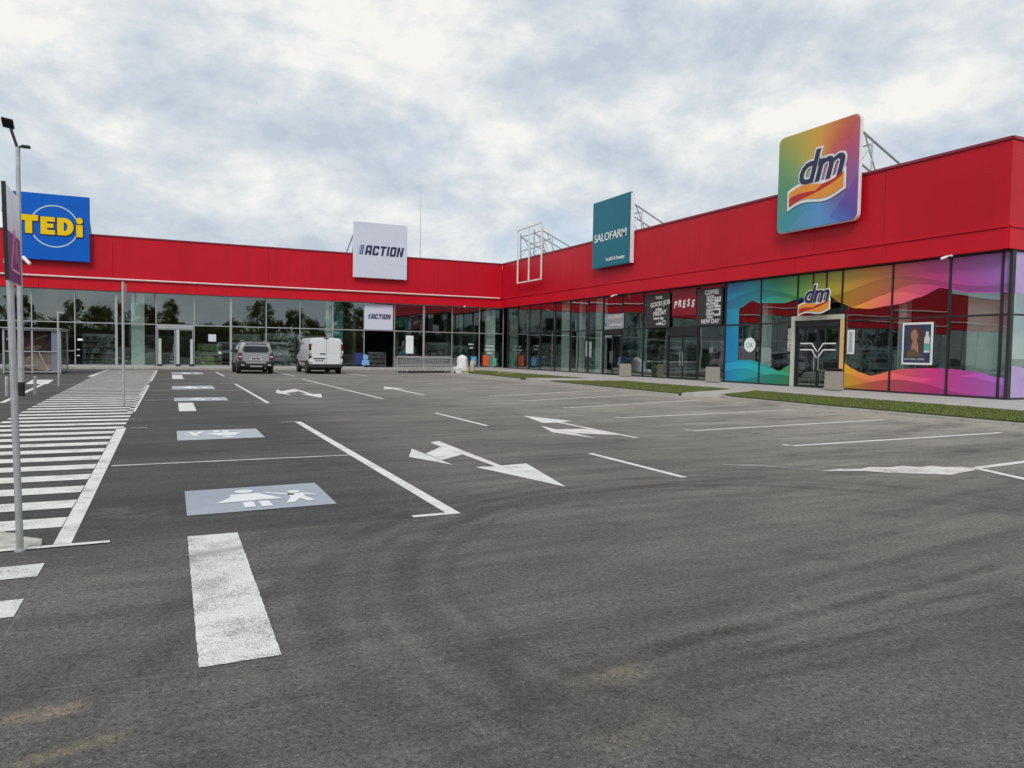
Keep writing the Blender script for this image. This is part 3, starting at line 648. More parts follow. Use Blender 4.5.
def film_strip(name, mm, s0, s1, lo, hi, off, parent=B, n=None, T=TR):
    mb = MB(T); n = n or max(2, int((s1-s0)/.06))
    for i in range(n):
        a, b = s0+(s1-s0)*i/n, s0+(s1-s0)*(i+1)/n
        la, lb, ha, hb = lo(a), lo(b), hi(a), hi(b)
        if ha-la < .004 and hb-lb < .004: continue
        ha, hb = max(ha, la+.002), max(hb, lb+.002)
        mb.face([(a, off, la), (b, off, lb), (b, off, hb), (a, off, ha)])
    if not mb.bm.faces: mb.bm.free(); return
    # local frame shifted so that the print's colour starts at the shop's first window
    o = mb.build(name, mm, parent)
    sh = T @ Matrix.Translation((24.68, 0, 0)); o.data.transform(sh.inverted()); o.matrix_local = sh
    return o
C = lambda v: (lambda s: v)
top, bot = (lambda s: interp(FT, s)), (lambda s: interp(FB, s))
bays_dm = [(24.60,26.72),(26.80,28.54),(31.22,33.13),(33.21,35.25),(35.33,36.92),(37.0,RS-.14)]
off = REC+.022
for (a, b) in [(24.60,26.72),(26.80,28.78),(31.06,33.13)]+bays_dm[3:]+[(28.86,29.56),(29.64,30.22),(30.30,30.98)]:
    up0 = HG+.04
    film_strip('window_film', 'film', a, b, lambda s: max(top(s), up0), C(HT-.055), off)
    film_strip('window_film', 'film_dark', a, b, lambda s: max(top(s), 3.45+.45*sin(s*.95+.6), up0), lambda s: max(top(s), 3.95+.28*sin(s*.95+1.4)), off-.003)
    film_strip('window_film', 'film_light', a, b, lambda s: max(top(s), up0), lambda s: max(top(s)+.02, 3.42+.25*sin(s*1.3+2.2)), off-.005)
for (a, b) in bays_dm:
    film_strip('window_film', 'film', a, b, C(.165), bot, off)
    film_strip('window_film', 'film_light', a, b, lambda s: min(bot(s)-.005, .55+.22*sin(s*1.25+.8)), lambda s: min(bot(s), .86+.20*sin(s*1.05-.2)), off-.003)
    film_strip('window_film', 'film_dark', a, b, C(.166), lambda s: min(bot(s), .38+.20*sin(s*1.1+2.4)), off-.005)
film_strip('window_film', 'film', 24.60, 25.42, lambda s: bot(s)+.001, C(HG-.035), off, n=4)
film_strip('window_film', 'film', 24.60, 25.42, C(HG+.04), lambda s: top(s)-.001, off, n=4)
# end wall film (violet)
film_strip('window_film', 'film_violet', XR+REC+.2, XR+REC+2.2, C(.165), lambda s: .95+.2*sin(s*1.4), off, T=TG)
film_strip('window_film', 'film_violet', XR+REC+.2, XR+REC+2.2, C(3.4), C(HT-.06), off, T=TG)
# white columns and blanking panels inside the glass
for (T, a, b, z0, z1) in ((TL,-2.25,-1.5,.09,HT),(TL,9.85,10.35,.09,HT),(TL,22.0,22.75,.09,HT),(TR,35.75,37.2,.09,HT-.1),(TR,33.25,33.55,.09,HT),(TR,26.6,26.9,.09,HT),(TR,8.4,9.7,.09,HT),(TR,10.7,11.0,.09,HT),(TR,12.7,13.95,.09,HT)):
    MB(T).box((a, REC+.28, z0), (b, REC+.55 if b-a < .8 else REC+.33, z1)).build('interior_column', 'interior_white', B)
for i in range(5): MB(TG).box((XR+REC+.3+i*2.2, REC+.45, .09), (XR+REC+2.2+i*2.2, REC+.5, HT-.1)).build('interior_panel', 'interior_white', B)
# wall-mounted security cameras of the building
def wall_cam(T, s, z):
    mb = MB(T); mb.box((s-.04, -.02+.0, z), (s+.04, .0, z+.1)); c = mb.build('security_camera', 'white', B)
    mb = MB(T); mb.tube((s, -.02, z+.05), (s-.08, -.14, z-.0), .02); mb.tube((s-.06,-.13,z-.0),(s-.20,-.25,z-.07),.045); mb.build('camera_body', 'white', c)
wall_cam(TR, 35.55, 4.66); wall_cam(TL, 20.0, 4.72); wall_cam(TR, 15.9, 4.66)
# roof aerial
A = thing('roof_mast', 'thin grey lightning rod standing on the flat roof behind the white sign', 'mast', (17.4, YC+3, H-.4))
MB().tube((0,0,0),(0,0,6.6),.035,.012,8).build('rod', 'galv', A); MB().box((-.3,-.3,0),(.3,.3,.15)).build('base_block', 'concrete', A)

# ================================================================== SIGNS
def rrect(w, h, r, n=6, z0=0):
    P = []
    for cx, cz, a0 in ((w/2-r, r, -pi/2), (w/2-r, h-r, 0), (-w/2+r, h-r, pi/2), (-w/2+r, r, pi)):
        for i in range(n+1): P.append((cx+r*cos(a0+pi/2*i/n), z0+cz+r*sin(a0+pi/2*i/n)))
    return P
def truss(root, w=3.85, h=3.87, tube=True, depth=4.4, drop=1.45):
    mb = MB()
    for x in (-w*.455, w*.12, w*.455):
        mb.bar((x, .14, h-.25), (x, .14, 1.75), .07, .07); mb.tube((x, .14, h*.87), (x, depth, drop), .045, n=8); mb.tube((x, .14, 1.8), (x, depth*.8, drop), .03, n=8)
        mb.tube((x, .5, h*.82), (x, depth*.3, drop+.05), .03, n=6); mb.tube((x, .9, h*.76), (x, .9, 1.5), .03, n=6); mb.tube((x, .14, 1.9), (x, .9, h*.76), .025, n=6)
    for z in (h*.87, h*.6): mb.tube((-w*.47, .14, z), (w*.47, .14, z), .035, n=8)
    mb.tube((-w*.45, .95, h*.75), (w*.45, .95, h*.75), .03, n=6); mb.tube((w*.12, .9, h*.75), (w*.45, .9, 1.5), .025, n=6)
    return mb.build('support_frame', 'galv', root)
def box_sign(name, label, T, s, z, face_mat, w=3.85, h=3.87, r=.04, side='white'):
    rz = 0 if T is TL else -pi/2
    p = (s, YC-.36, z) if T is TL else (XR-.36, YC-s, z)
    R = thing(name, label, 'sign', p, rz)
    MB().prism([(a, .03, b) for a, b in rrect(w, h, r)], (0, .15, 0)).build('case', side, R, bevel=.008)
    f = MB().prism([(a, .0, b) for a, b in rrect(w-.05, h-.05, r, z0=.025)], (0, .028, 0)).build('face', face_mat, R)
    return R, f
# 1 blue sign with yellow letters
R, f = box_sign('roof_sign', 'blue square roof sign with yellow TEDi letters inside a thin ring', TL, -6.30, 6.33, 'blue_sign', side='blue_sign')
truss(R)
mb = MB(); n = 64
for i in range(n):
    a, b = 2*pi*i/n, 2*pi*(i+1)/n; q = lambda t, rr: (.12+rr*cos(t), -.008, 2.0+rr*sin(t))
    mb.prism([q(a,1.24), q(b,1.24), q(b,1.17), q(a,1.17)], (0,.008,0))
mb.build('ring', 'sky_ring', f)
def block_letters(parts, material, parent, at, sx=1, sz=1, depth=.03, name='lettering', shear=0.):
    mb = MB()
    for pts in parts: mb.prism([(at[0]+sx*(a+shear*b), at[1], at[2]+sz*b) for a, b in pts], (0, depth, 0))
    return mb.build(name, material, parent)
def arcpts(cx, cy, rx, ry, a0, a1, n=10): return [(cx+rx*cos(radians(a0+(a1-a0)*i/n)), cy+ry*sin(radians(a0+(a1-a0)*i/n))) for i in range(n+1)]
def tedi(o):
    Tt = [[(-o,1.05+o),(1.0+o,1.05+o),(1.0+o,.72-o),(.68+o,.72-o),(.68+o,-o),(.30-o,-o),(.30-o,.72-o),(-o,.72-o)]]
    x = 1.12; E_ = [[(x-o,1.0+o),(x+.78+o,1.0+o),(x+.78+o,.74-o),(x+.36,.74-o),(x+.36,.62+o),(x+.70+o,.62+o),(x+.70+o,.38-o),(x+.36,.38-o),(x+.36,.26+o),(x+.78+o,.26+o),(x+.78+o,-o),(x-o,-o)]]
    x = 2.02; out = arcpts(x+.40,.5,.50+o,.5+o,-90,90,14); inn = arcpts(x+.40,.5,.16-o*.6,.25-o*.6,90,-90,14)
    D_ = [[(x-o,-o),(x+.36,-o),(x+.36,1+o),(x-o,1+o)]]
    for a, b, c, d in zip(out, out[1:], inn[::-1], inn[::-1][1:]): D_.append([a, b, d, c])
    D_ += [[(x+.36,1+o),(x+.40,1+o),(x+.40,.75-o),(x+.36,.75-o)], [(x+.36,.25+o),(x+.40,.25+o),(x+.40,-o),(x+.36,-o)]]
    x = 3.06; I_ = [[(x-o,-.04-o),(x+.36+o,-.04-o),(x+.36+o,.66+o),(x-o,.66+o)], arcpts(x+.18,.90,.19+o,.19+o,0,350,18)]
    return Tt+E_+D_+I_
block_letters(tedi(0), 'yellow', f, (-1.62, -.045, 1.50), .93, 1.02); block_letters(tedi(.05), 'navy', f, (-1.60, -.014, 1.47), .93, 1.02, .012, 'lettering_edge')
# 2 white sign + 4 small white sign above the doors
def strokes(word, w, h, t, gap):
    """blocky capitals as polygons"""
    out = []; x = 0
    G = {'A': [[(0,0),(0,1),(1,1),(1,0),(1-t,0),(1-t,.32),(t,.32),(t,0)]], }
    for ch in word:
        L = lambda *q: [(x+a*w, b*h) for a, b in q]
        tw, th = t/w, t/h
        if ch == 'A': out += [L((0,0),(0,.86),(.14,1),(tw,1),(tw,0)), L((1-tw,0),(1-tw,1),(.86,1),(1,.86),(1,0)), L((tw,1),(1-tw,1),(1-tw,1-th),(tw,1-th)), L((tw,.22+th),(1-tw,.22+th),(1-tw,.22),(tw,.22))]
        if ch == 'C': out += [L((0,.12),(0,.88),(.12,1),(tw,1),(tw,0),(.12,0)), L((tw,1),(.88,1),(1,.88),(1,.66),(1-tw,.66),(1-tw,1-th),(tw,1-th)), L((tw,0),(.88,0),(1,.12),(1,.34),(1-tw,.34),(1-tw,th),(tw,th))]
        if ch == 'T': out += [L((0,1),(1,1),(1,1-th),(0,1-th)), L((.5-tw/2,1-th),(.5+tw/2,1-th),(.5+tw/2,0),(.5-tw/2,0))]
        if ch == 'I': out += [[(x,0),(x+t,0),(x+t,h),(x,h)]]; x += t+gap; continue
        if ch == 'O': out += [L((0,.12),(0,.88),(.12,1),(tw,1),(tw,0),(.12,0)), L((1-tw,0),(1-tw,1),(.88,1),(1,.88),(1,.12),(.88,0)), L((tw,1),(1-tw,1),(1-tw,1-th),(tw,1-th)), L((tw,th),(1-tw,th),(1-tw,0),(tw,0))]
        if ch == 'N': out += [L((0,0),(0,1),(tw,1),(tw,0)), L((1-tw,0),(1-tw,1),(1,1),(1,0)), L((tw,1),(tw,.72),(1-tw,0),(1-tw,.28))]
        x += w+gap
    return out, x-gap
def action_word(parent, cx, y, z, k):
    P_, wd = strokes('ACTION', .46*k, .72*k, .15*k, .09*k); sh = .2
    block_letters(P_, 'navy', parent, (cx-wd/2+.2*k, y, z), 1, 1, .02, shear=sh)
    bars = [[(0,0),(.07*k,0),(.07*k,.72*k),(0,.72*k)]]
    for i, mm in enumerate(('navy','navy','lightblue')): block_letters(bars, mm, parent, (cx-wd/2+(.06-.13*i-.10)*k, y, z), 1, 1, .02, 'slash', sh)
R, f = box_sign('roof_sign', 'white square roof sign with navy slanted ACTION letters', TL, 13.42, 6.38, 'white_sign'); truss(R); action_word(f, .02, -.02, 1.60, .93)
R = thing('entrance_sign', 'small white ACTION sign above the open shop entrance', 'sign', (13.49, YC+REC-.08, 2.78)); 
MB().box((-1.03,0,0),(1.03,.07,1.82)).build('board', 'white_sign', R, bevel=.01); action_word(kids(R)[0], .02, -.02, .78, .48)
# 3 teal sign
R, f = box_sign('roof_sign', 'teal square roof sign with thin white SALOFARM letters', TR, YC-35.40, 6.30, 'teal', side='teal'); truss(R)
MB().box((1.86,.05,.03),(1.94,.30,3.8)).build('edge_strip', 'white', R)
text('SALOFARM', .64, 'white', f, at=(-.02,-.012,1.72), sx=1.08, offset=.004, space=.98); text('health & beauty', .30, 'white', f, at=(.55,-.012,.42))
# 5 rainbow sign
def dm_logo(parent, cx, z, k, y=-.03):
    """two italic letters over a wavy ribbon, all on a white outline plate"""
    for nm, mm, o, yy, dp in (('logo_outline','white',.085,y+.012,.02), ('lettering','dm_navy',.02,y-.012,.02)):
        text('dm', 2.0*k, mm, parent, nm, (cx+.10*k, yy, z+1.06*k), dp, o*k*1.25, .28, .80, .78, .93)
    n = 28; up_ = lambda t: .42+.16*sin(2*pi*t*.95-.3)-.0*t+.22*t; W_ = 2.35
    def ribbon(name, mm, lo, hi, yy, t0=0, t1=1):
        mb = MB()
        for i in range(n):
            a, b = t0+(t1-t0)*i/n, t0+(t1-t0)*(i+1)/n
            q = lambda t, g: (cx+(-W_/2+W_*t)*k-.05*k, yy, z+g(t)*k)
            if hi(a)-lo(a) < .002 and hi(b)-lo(b) < .002: continue
            mb.prism([q(a,lo), q(b,lo), (q(b,hi) if hi(b) > lo(b)+.003 else tuple(Vector(q(b,lo))+Vector((0,0,.003)))), (q(a,hi) if hi(a) > lo(a)+.003 else tuple(Vector(q(a,lo))+Vector((0,0,.003))))], (0,.012,0))
        mb.build(name, mm, parent)
    c = lambda t: .12+.30*t+.11*sin(2*pi*t*1.0+.2)     # ribbon centre line
    ribbon('logo_outline', 'white', lambda t: c(t)-.36, lambda t: c(t)+.36, y+.006, -.035, 1.035)
    ribbon('ribbon', 'orange_ac', lambda t: c(t)-.25, lambda t: c(t)+.25, y-.010)
    s_ = lambda t: -.20+.42*(1/(1+exp(-(t-.5)*9)))
    ribbon('ribbon_stripe', 'red_ac', lambda t: c(t)+s_(t)-.05-.10*(1-abs(2*t-1))*0, lambda t: min(c(t)+.245, c(t)+s_(t)+.24*(abs(2*t-1)**.7)+.0), y-.024, .02, .98)
R, f = box_sign('roof_sign', 'rainbow coloured rounded roof sign with navy dm letters over a red and orange ribbon', TR, YC-20.85, 6.36, 'rainbow', w=3.9, h=3.87, r=.25); truss(R)
dm_logo(f, .08, 1.10, 1.12, -.035)
R = thing('entrance_sign', 'navy dm letter sign over a ribbon, hung above the portal door', 'sign', (XR-.12, YC-30.12, 2.98), -pi/2)
bk = MB().box((-.55,.03,.30),(.55,.09,.50)).build('bracket', 'dark_frame', R); dm_logo(bk, 0, .13, .63, -.0)
# empty sign frame
R = thing('empty_sign_scaffold', 'empty white steel sign frame standing over the inner corner roofline', 'sign frame', (XR-.30, 45.85, 6.32), -pi/2)
mb = MB(); w, h = 3.7, 3.78
for x in (-w/2, -.05, w/2): mb.bar((x,0,0),(x,0,h),.085,.085)
for z in (0, h): mb.bar((-w/2-.05,0,z),(w/2+.04,0,z),.085,.085)
mb.build('frame', 'white_steel', R); truss(R, 3.7, 3.78)
# coffee shop boards
R = thing('entrance_sign', 'dark red PRESS sign with white slanted letters above the coffee shop door', 'sign', (XR+REC-.10, 29.45, 3.30), -pi/2)
bd = MB().box((-.95,0,0),(.95,.08,1.32)).build('board', 'red_sign', R, bevel=.01)
for i, ch in enumerate('PRESS'): text(ch, .50, 'white', bd, at=(-.66+.34*i, -.012, .55+(.05 if i % 2 else 0)), shear=.25, offset=.012, sx=.8, rot=random.uniform(-.06,.06))
R = thing('wall_board', 'black board with chalk style lettering left of the red coffee shop sign', 'sign', (XR+REC-.10, 31.65, 2.74), -pi/2)
bd = MB().box((-1.04,0,0),(1.04,.06,1.80)).build('board', 'board', R, bevel=.01)
for i, (t, sz, z, sx) in enumerate((('YOUR',.22,1.58,1),('GOOD JOB',.34,1.25,.98),('makes',.22,.98,1),('FRIDAY',.34,.76,1.),('every day',.22,.50,1),('coffee',.24,.22,1))):
    text(t, sz, 'chalk', bd, at=(.15+(.1 if i % 2 else 0), -.008, z), depth=.012, offset=.006, sx=sx, rot=.08 if i in (1, 3) else 0)
mb = MB(); 
for i in range(20):
    a, b = 2*pi*i/20, 2*pi*(i+1)/20; mb.prism([(.62+.16*cos(a),-.008,.26+.13*sin(a)),(.62+.16*cos(b),-.008,.26+.13*sin(b)),(.62+.11*cos(b),-.008,.26+.09*sin(b)),(.62+.11*cos(a),-.008,.26+.09*sin(a))],(0,.006,0))
mb.build('cup_drawing', 'chalk', bd)
R = thing('wall_board', 'black board with stacked words COFFEE and sideways LIFE right of the red sign', 'sign', (XR+REC-.10, 27.55, 2.74), -pi/2)
bd = MB().box((-.90,0,0),(.90,.06,1.80)).build('board', 'board', R, bevel=.01)
text('COFFEE', .30, 'chalk', bd, at=(.18,-.008,1.58), depth=.012, offset=.008, sx=.95); text('LIFE', .56, 'chalk', bd, at=(.62,-.008,.90), depth=.012, offset=.02, rot=pi/2, sx=.95)
for i, (t, z) in enumerate((('GOOD',1.36),('FRESH',1.2),('AROMA',1.04),('TASTE',.88),('ENJOY',.72),('DREAM',.56),('SMILE',.40))): text(t, .19, 'chalk', bd, at=(.08,-.008,z), depth=.012, offset=.005, rot=0, sx=.9)
text('NEW DAY', .28, 'chalk', bd, at=(.10,-.008,.20), depth=.012, offset=.008)
# pharmacy door header
R = thing('entrance_sign', 'grey glass header with pale lettering over the pharmacy door', 'sign', (XR+REC-.05, 35.75, 2.80), -pi/2)
bd = MB().box((-.88,0,0),(.88,.04,.85)).build('board', 'shelf', R); text('SALOFARM', .30, 'chalk', bd, at=(0,-.008,.66), depth=.01); text('health & beauty', .2, 'chalk', bd, at=(.1,-.008,.22), depth=.01, offset=.004)
# window vinyls and posters
def vinyl(label, T, s, z, lines, size=.18):
    p = (s, YC+REC+.015, z) if T is TL else (XR+REC+.015, YC-s, z)
    R = thing('window_lettering', label, 'lettering', p, 0 if T is TL else -pi/2)
    for i, (t, k_) in enumerate(lines): text(t, size*k_, 'white', R, at=(0,0,-i*size*1.5), depth=.004, offset=.005)
vinyl('three white slanted words on the corner window glass', TL, 22.2, 1.80, (('otvoreno',1.1),('uskoro',1.7),('novo',1.2)))
vinyl('two small white words on the glass left of the corner window', TL, 20.65, 1.9, (('dobro',1),('dosli',.9)))
vinyl('vertical white words on the rainbow shop window left of the portal', TR, 28.45, 1.5, (('',1),))
R = kids([o for o in bpy.data.objects if o.get('label','').startswith('vertical white')][0])
for o in R: bpy.data.objects.remove(o)
R = [o for o in bpy.data.objects if o.get('label','').startswith('vertical white')][0]
MB().box((-.13,.0,-.05),(.13,.004,1.12)).build('backing', 'black', R); text('OPENING', .22, 'white', R, at=(0,-.006,.53), depth=.004, offset=.006, rot=pi/2)
def poster(name, label, T, s, z, w, h, material, border='white'):
    p = (s, YC+REC-.03, z) if T is TL else (XR+REC-.03, YC-s, z)
    R = thing(name, label, 'poster', p, 0 if T is TL else -pi/2)
    if border: MB().box((-w/2,0,0),(w/2,.025,h)).build('frame', border, R, bevel=.006)
    f = MB().box((-w/2+.075,-.006,.075),(w/2-.075,-.001,h-.075)).build('print', material, R); return R, f
R, f = poster('framed_poster', 'white framed poster of a long haired woman beside a pale bottle', TR, YC-16.84, 1.12, 1.14, 1.46, 'poster_blue')
def flat(mm, pts, nm, y=-.009): MB().prism([(a, y, b) for a, b in pts], (0,.002,0)).build(nm, mm, f)
flat('hair', [(-.22,1.28),(-.05,1.34),(.14,1.22),(.24,.98),(.22,.62),(.12,.34),(-.10,.40),(-.26,.62),(-.28,.95)], 'printed_hair')
flat('skin', arcpts(-.10,1.02,.13,.20,0,350,16), 'printed_face', -.012); flat('skin', [(-.14,.85),(.00,.85),(.05,.66),(.08,.38),(-.24,.34),(-.20,.62)], 'printed_neck', -.0125); flat('olive', [(-.34,.44),(-.1,.56),(.02,.44),(.2,.4),(.2,.28),(-.36,.26)], 'printed_dress', -.0155)
flat('lamp_clear', [(.27,.42),(.47,.42),(.47,.92),(.42,1.02),(.42,1.14),(.32,1.14),(.32,1.02),(.27,.92)], 'printed_bottle', -.012); flat('teal_print', [(.275,.5),(.465,.5),(.465,.74),(.275,.74)], 'printed_label', -.015)
text('NATURAL SHINE', .10, 'chalk', f, at=(-.08,-.009,.19), depth=.003)
R, f = poster('window_poster', 'small pale blue notice on the glass right of the portal', TR, YC-19.55, 1.46, .32, .92, 'paint_pale'); 
R, f = poster('window_poster', 'round white notice sticker on the teal filmed window', TR, YC-24.85, 1.45, .2, .2, 'white', None)
MB().prism([(a, -.004, b) for a, b in arcpts(.0,.38,.36,.33,-140,200,9)], (0,.003,0)).build('sticker', 'interior_white', R); text('OK', .3, 'teal_print', R, at=(0,-.01,.36), depth=.003)
for (s, z, w, h, mm, lb) in ((2.45,1.65,.62,.62,'white_sign','square pale lilac notice in the window right of the automatic doors'),(-5.0,1.55,.42,.28,'interior_white','upper white notice on the window left of the white column'),(-5.1,.62,.3,.2,'interior_white','lowest small white notice on the window left of the white column'),(-5.1,.98,.3,.2,'interior_white','middle small white notice on the window left of the white column'),
      (12.05,.2,.72,1.0,'navy_tub','navy poster low in the window left of the open entrance'),(20.85,.2,.62,.86,'blue_tub','bright blue poster low in the window right of the wrapped pallet'),(21.85,.2,.62,.96,'orange_tub','orange poster low in the corner window'),(22.62,.2,.42,.72,'teal_print','teal poster at the corner post'),
      (15.8,1.05,.72,1.45,'interior_white','tall white blank poster behind the trolleys')):
    poster('window_poster', lb, TL, s, z, w, h, mm, None)
def character(s, z, mm, lb, k=1):
    R = thing('window_sticker', lb, 'sticker', (s, YC+REC-.05, z)); mb = MB()
    mb.prism([(k*a, 0, k*b) for a, b in arcpts(0,.62,.2,.19,0,350,16)], (0,.01,0)); mb.prism([(k*a,0,k*b) for a,b in ((-.28,.06),(.28,.06),(.24,.40),(.12,.45),(-.12,.45),(-.24,.40))],(0,.01,0)); mb.build('sticker', mm, R)
character(12.55, .2, 'lightblue', 'light blue rounded sticker low on the window left of the entrance'); character(20.85, .35, 'lightblue', 'pale blue rounded sticker on the bright blue poster', .7)

# ================================================================== SHOP INTERIORS
GC0 = [(.55,.53,.48),(.35,.06,.05),(.06,.15,.38),(.5,.40,.08),(.10,.28,.12),(.62,.60,.58),(.22,.14,.09),(.45,.18,.25),(.15,.17,.2),(.3,.45,.5)]
GC = [tuple(.55*(.55*a+.45*sum(c)/3) for a in c) for c in GC0]
def shelf(label, T, s, d, w, h=2.0, rows=5, pal=None, group=None):
    p = (s, YC+d, .086) if T is TL else (XR+d, YC-s, .086)
    R = thing('shelf_unit', label, 'shelf', p, 0 if T is TL else -pi/2, group)
    mb = MB(); mb.box((-w/2,.02,0),(w/2,.06,h)); 
    for x in (-w/2, w/2-.03): mb.box((x,-.42,0),(x+.03,.018,h))
    mb.build('carcass', 'shelf', R)
    bm = bmesh.new(); cl = bm.loops.layers.float_color.new('col'); sm = MB()
    for r in range(rows):
        z = .08+r*(h-.15)/rows; sm.box((-w/2+.035,-.44,z-.03),(w/2-.035,.0,z)); x = -w/2+.05
        while x < w/2-.12:
            q = random.uniform(.08,.26); q = min(q, w/2-.05-x); hh = random.uniform(.45,.9)*(h-.15)/rows; c = random.choice(pal or GC); g_ = random.uniform(.5,1.1)*(.75 if pal else 1)
            V = [bm.verts.new(v) for v in ((x,-.38,z),(x+q*.92,-.38,z),(x+q*.92,-.06,z),(x,-.06,z),(x,-.38,z+hh),(x+q*.92,-.38,z+hh),(x+q*.92,-.06,z+hh),(x,-.06,z+hh))]
            for fc in ((4,5,6,7),(0,1,5,4),(1,2,6,5),(2,3,7,6),(3,0,4,7)):
                F = bm.faces.new([V[i] for i in fc])
                for l in F.loops: l[cl] = (c[0]*g_, c[1]*g_, c[2]*g_, 1)
            x += q
    sm.build('shelf_boards', 'shelf', R)
    me = bpy.data.meshes.new('goods'); bm.to_mesh(me); bm.free(); me.materials.append(M['goods']); g = bpy.data.objects.new('goods', me); COL.objects.link(g); g.parent = R
LIME = [(.35,.5,.05),(.5,.58,.1),(.25,.4,.06),(.5,.48,.4)]
for a in (('shelf of small goods behind the window left of the white column', TL, -4.0, 1.6, 1.9), ('shelf of boxed goods behind the window left of the trolley shelter', TL, -8.2, 2.2, 2.0), ('shelf of goods just inside the automatic doors, left side', TL, -1.2, 2.4, 1.1),
          ('shelf facing the automatic doors from deep inside', TL, .4, 5.0, 2.2), ('shelf of lime green packets right of the automatic doors', TL, 2.35, 1.4, 1.5, 1.5, 4, LIME), ('pale shelf of crockery behind the silver car', TL, 4.6, 1.3, 1.9, 2.2, 6, [(.5,.5,.48),(.4,.42,.42),(.6,.6,.6)]),
          ('pale shelf of white boxes between the car and the van', TL, 6.8, 1.5, 2.1, 2.3, 6, [(.5,.52,.52),(.32,.36,.38),(.6,.62,.6)]), ('shelf of mixed goods behind the white van', TL, 8.9, 1.7, 1.8, 2.2, 6), ('checkout shelf inside the open entrance', TL, 14.0, 3.0, 1.3, 1.1, 3),
          ('low shelf of goods behind the trolleys, left end', TL, 16.0, 2.6, 1.6, 1.6, 4), ('shelf of folded clothes behind the trolleys, right end', TL, 18.4, 1.8, 1.8, 1.9, 4, [(.3,.28,.24),(.4,.38,.34),(.2,.2,.2)]), ('shelf of pastel goods behind the wrapped pallet', TL, 20.2, 2.0, 1.4, 1.7, 4),
          ('pharmacy shelf in the bay nearest the inner corner', TR, 3.4, 2.2, 1.5, 2.0, 5, [(.5,.5,.5),(.3,.4,.4)]), ('clothes shelf in the second bay from the inner corner', TR, 5.2, 2.0, 1.4, 1.9), ('pharmacy shelf left of the first concrete bin', TR, 7.2, 2.0, 1.8, 1.9, 5, [(.6,.62,.6),(.2,.35,.4)]), ('pale shelf seen behind the pharmacy blinds', TR, 11.6, 1.4, 1.0, 2.0, 5, [(.55,.6,.58),(.25,.4,.45)]),
          ('pharmacy counter shelf right of the first concrete bin', TR, 17.3, 2.6, 1.8, 1.3, 3, [(.6,.6,.6),(.5,.45,.3)]), ('magazine rack left of the coffee shop door', TR, 19.6, 1.4, 1.8, 1.7, 5), ('drinks shelf behind the coffee shop door', TR, 21.7, 3.2, 1.8, 1.9, 5, [(.4,.06,.05),(.5,.3,.1),(.5,.5,.5),(.15,.1,.08)]), ('pink magazine rack right of the coffee shop door', TR, 23.8, 1.2, 1.4, 1.9, 4, [(.4,.1,.15),(.2,.18,.25),(.35,.3,.3)]),
          ('cosmetics shelf behind the teal filmed window', TR, 27.6, 2.2, 1.7, 1.9, 5, [(.45,.2,.3),(.5,.5,.5),(.2,.3,.4)]), ('tall shelf seen through the portal door', TR, 29.8, 3.6, 1.7, 2.1, 5), ('white rack of goods right of the portal door', TR, 32.4, 1.5, 1.3, 1.7, 4, [(.6,.6,.58),(.3,.32,.34),(.1,.25,.3)]), ('low white shelf beside the framed poster', TR, 34.8, 1.6, .9, 1.0, 3, [(.6,.62,.6)])): shelf(*a)
R = thing('partition_screen', 'tall teal partition screen beside the white column behind the van', 'screen', (10.75, YC+.95, .086)); MB().box((-.33,0,0),(.33,.05,4.5)).build('panel', 'teal_pale', R); MB().box((-.37,-.01,0),(-.331,.06,4.5)).build('edge_post', 'alu', R)
for i, s in enumerate((-.62, .42, 1.22)):
    R = thing('security_gate', ('left white security post at the automatic doors','middle white security post at the automatic doors','right white security post at the automatic doors')[i], 'security post', (s, YC+REC-.22, .10))
    MB().box((-.085,-.03,.12),(.085,.03,1.75 if i != 1 else 2.35)).build('panel', 'gate_white', R, bevel=.02); MB().box((-.13,-.1,0),(.13,.1,.119)).build('foot', 'black', R, bevel=.01)

# ================================================================== STREET FURNITURE
# lamp post
L = thing('lamp_post', 'tall galvanised lamp post with a tilted square lamp and a small side lamp', 'lamp post', (-3.51, 22.41, 0))
MB().tube((0,0,.35),(0,0,6.36),.075,.05,14).build('pole', 'galv', L, smooth=True); MB().tube((0,0,0),(0,0,.36),.085,.085,14).build('base_sleeve', 'black', L, smooth=True)
MB().tube((0,0,6.30),(-.15,-.0,6.82),.035).build('lamp_arm', 'black', L, smooth=True)
h_ = MB(Matrix.Translation((-.20,-.05,6.92)) @ Matrix.Rotation(radians(-35), 4, 'X') @ Matrix.Rotation(radians(12), 4, 'Y')); h_.box((-.13,-.15,-.03),(.13,.15,.03)); hd = h_.build('lamp_head', 'black', L, bevel=.015)
h_ = MB(); h_.tube((.02,0,6.36),(.12,0,6.40),.03); h_.box((.08,-.08,6.36),(.27,.08,6.42)); h_.build('side_lamp', 'black', L, bevel=.01)
h_ = MB(); h_.tube((.05,0,3.52),(.12,-.03,3.52),.02); h_.tube((.08,-.02,3.58),(.24,-.10,3.40),.045); h_.build('camera', 'white', L, smooth=True)
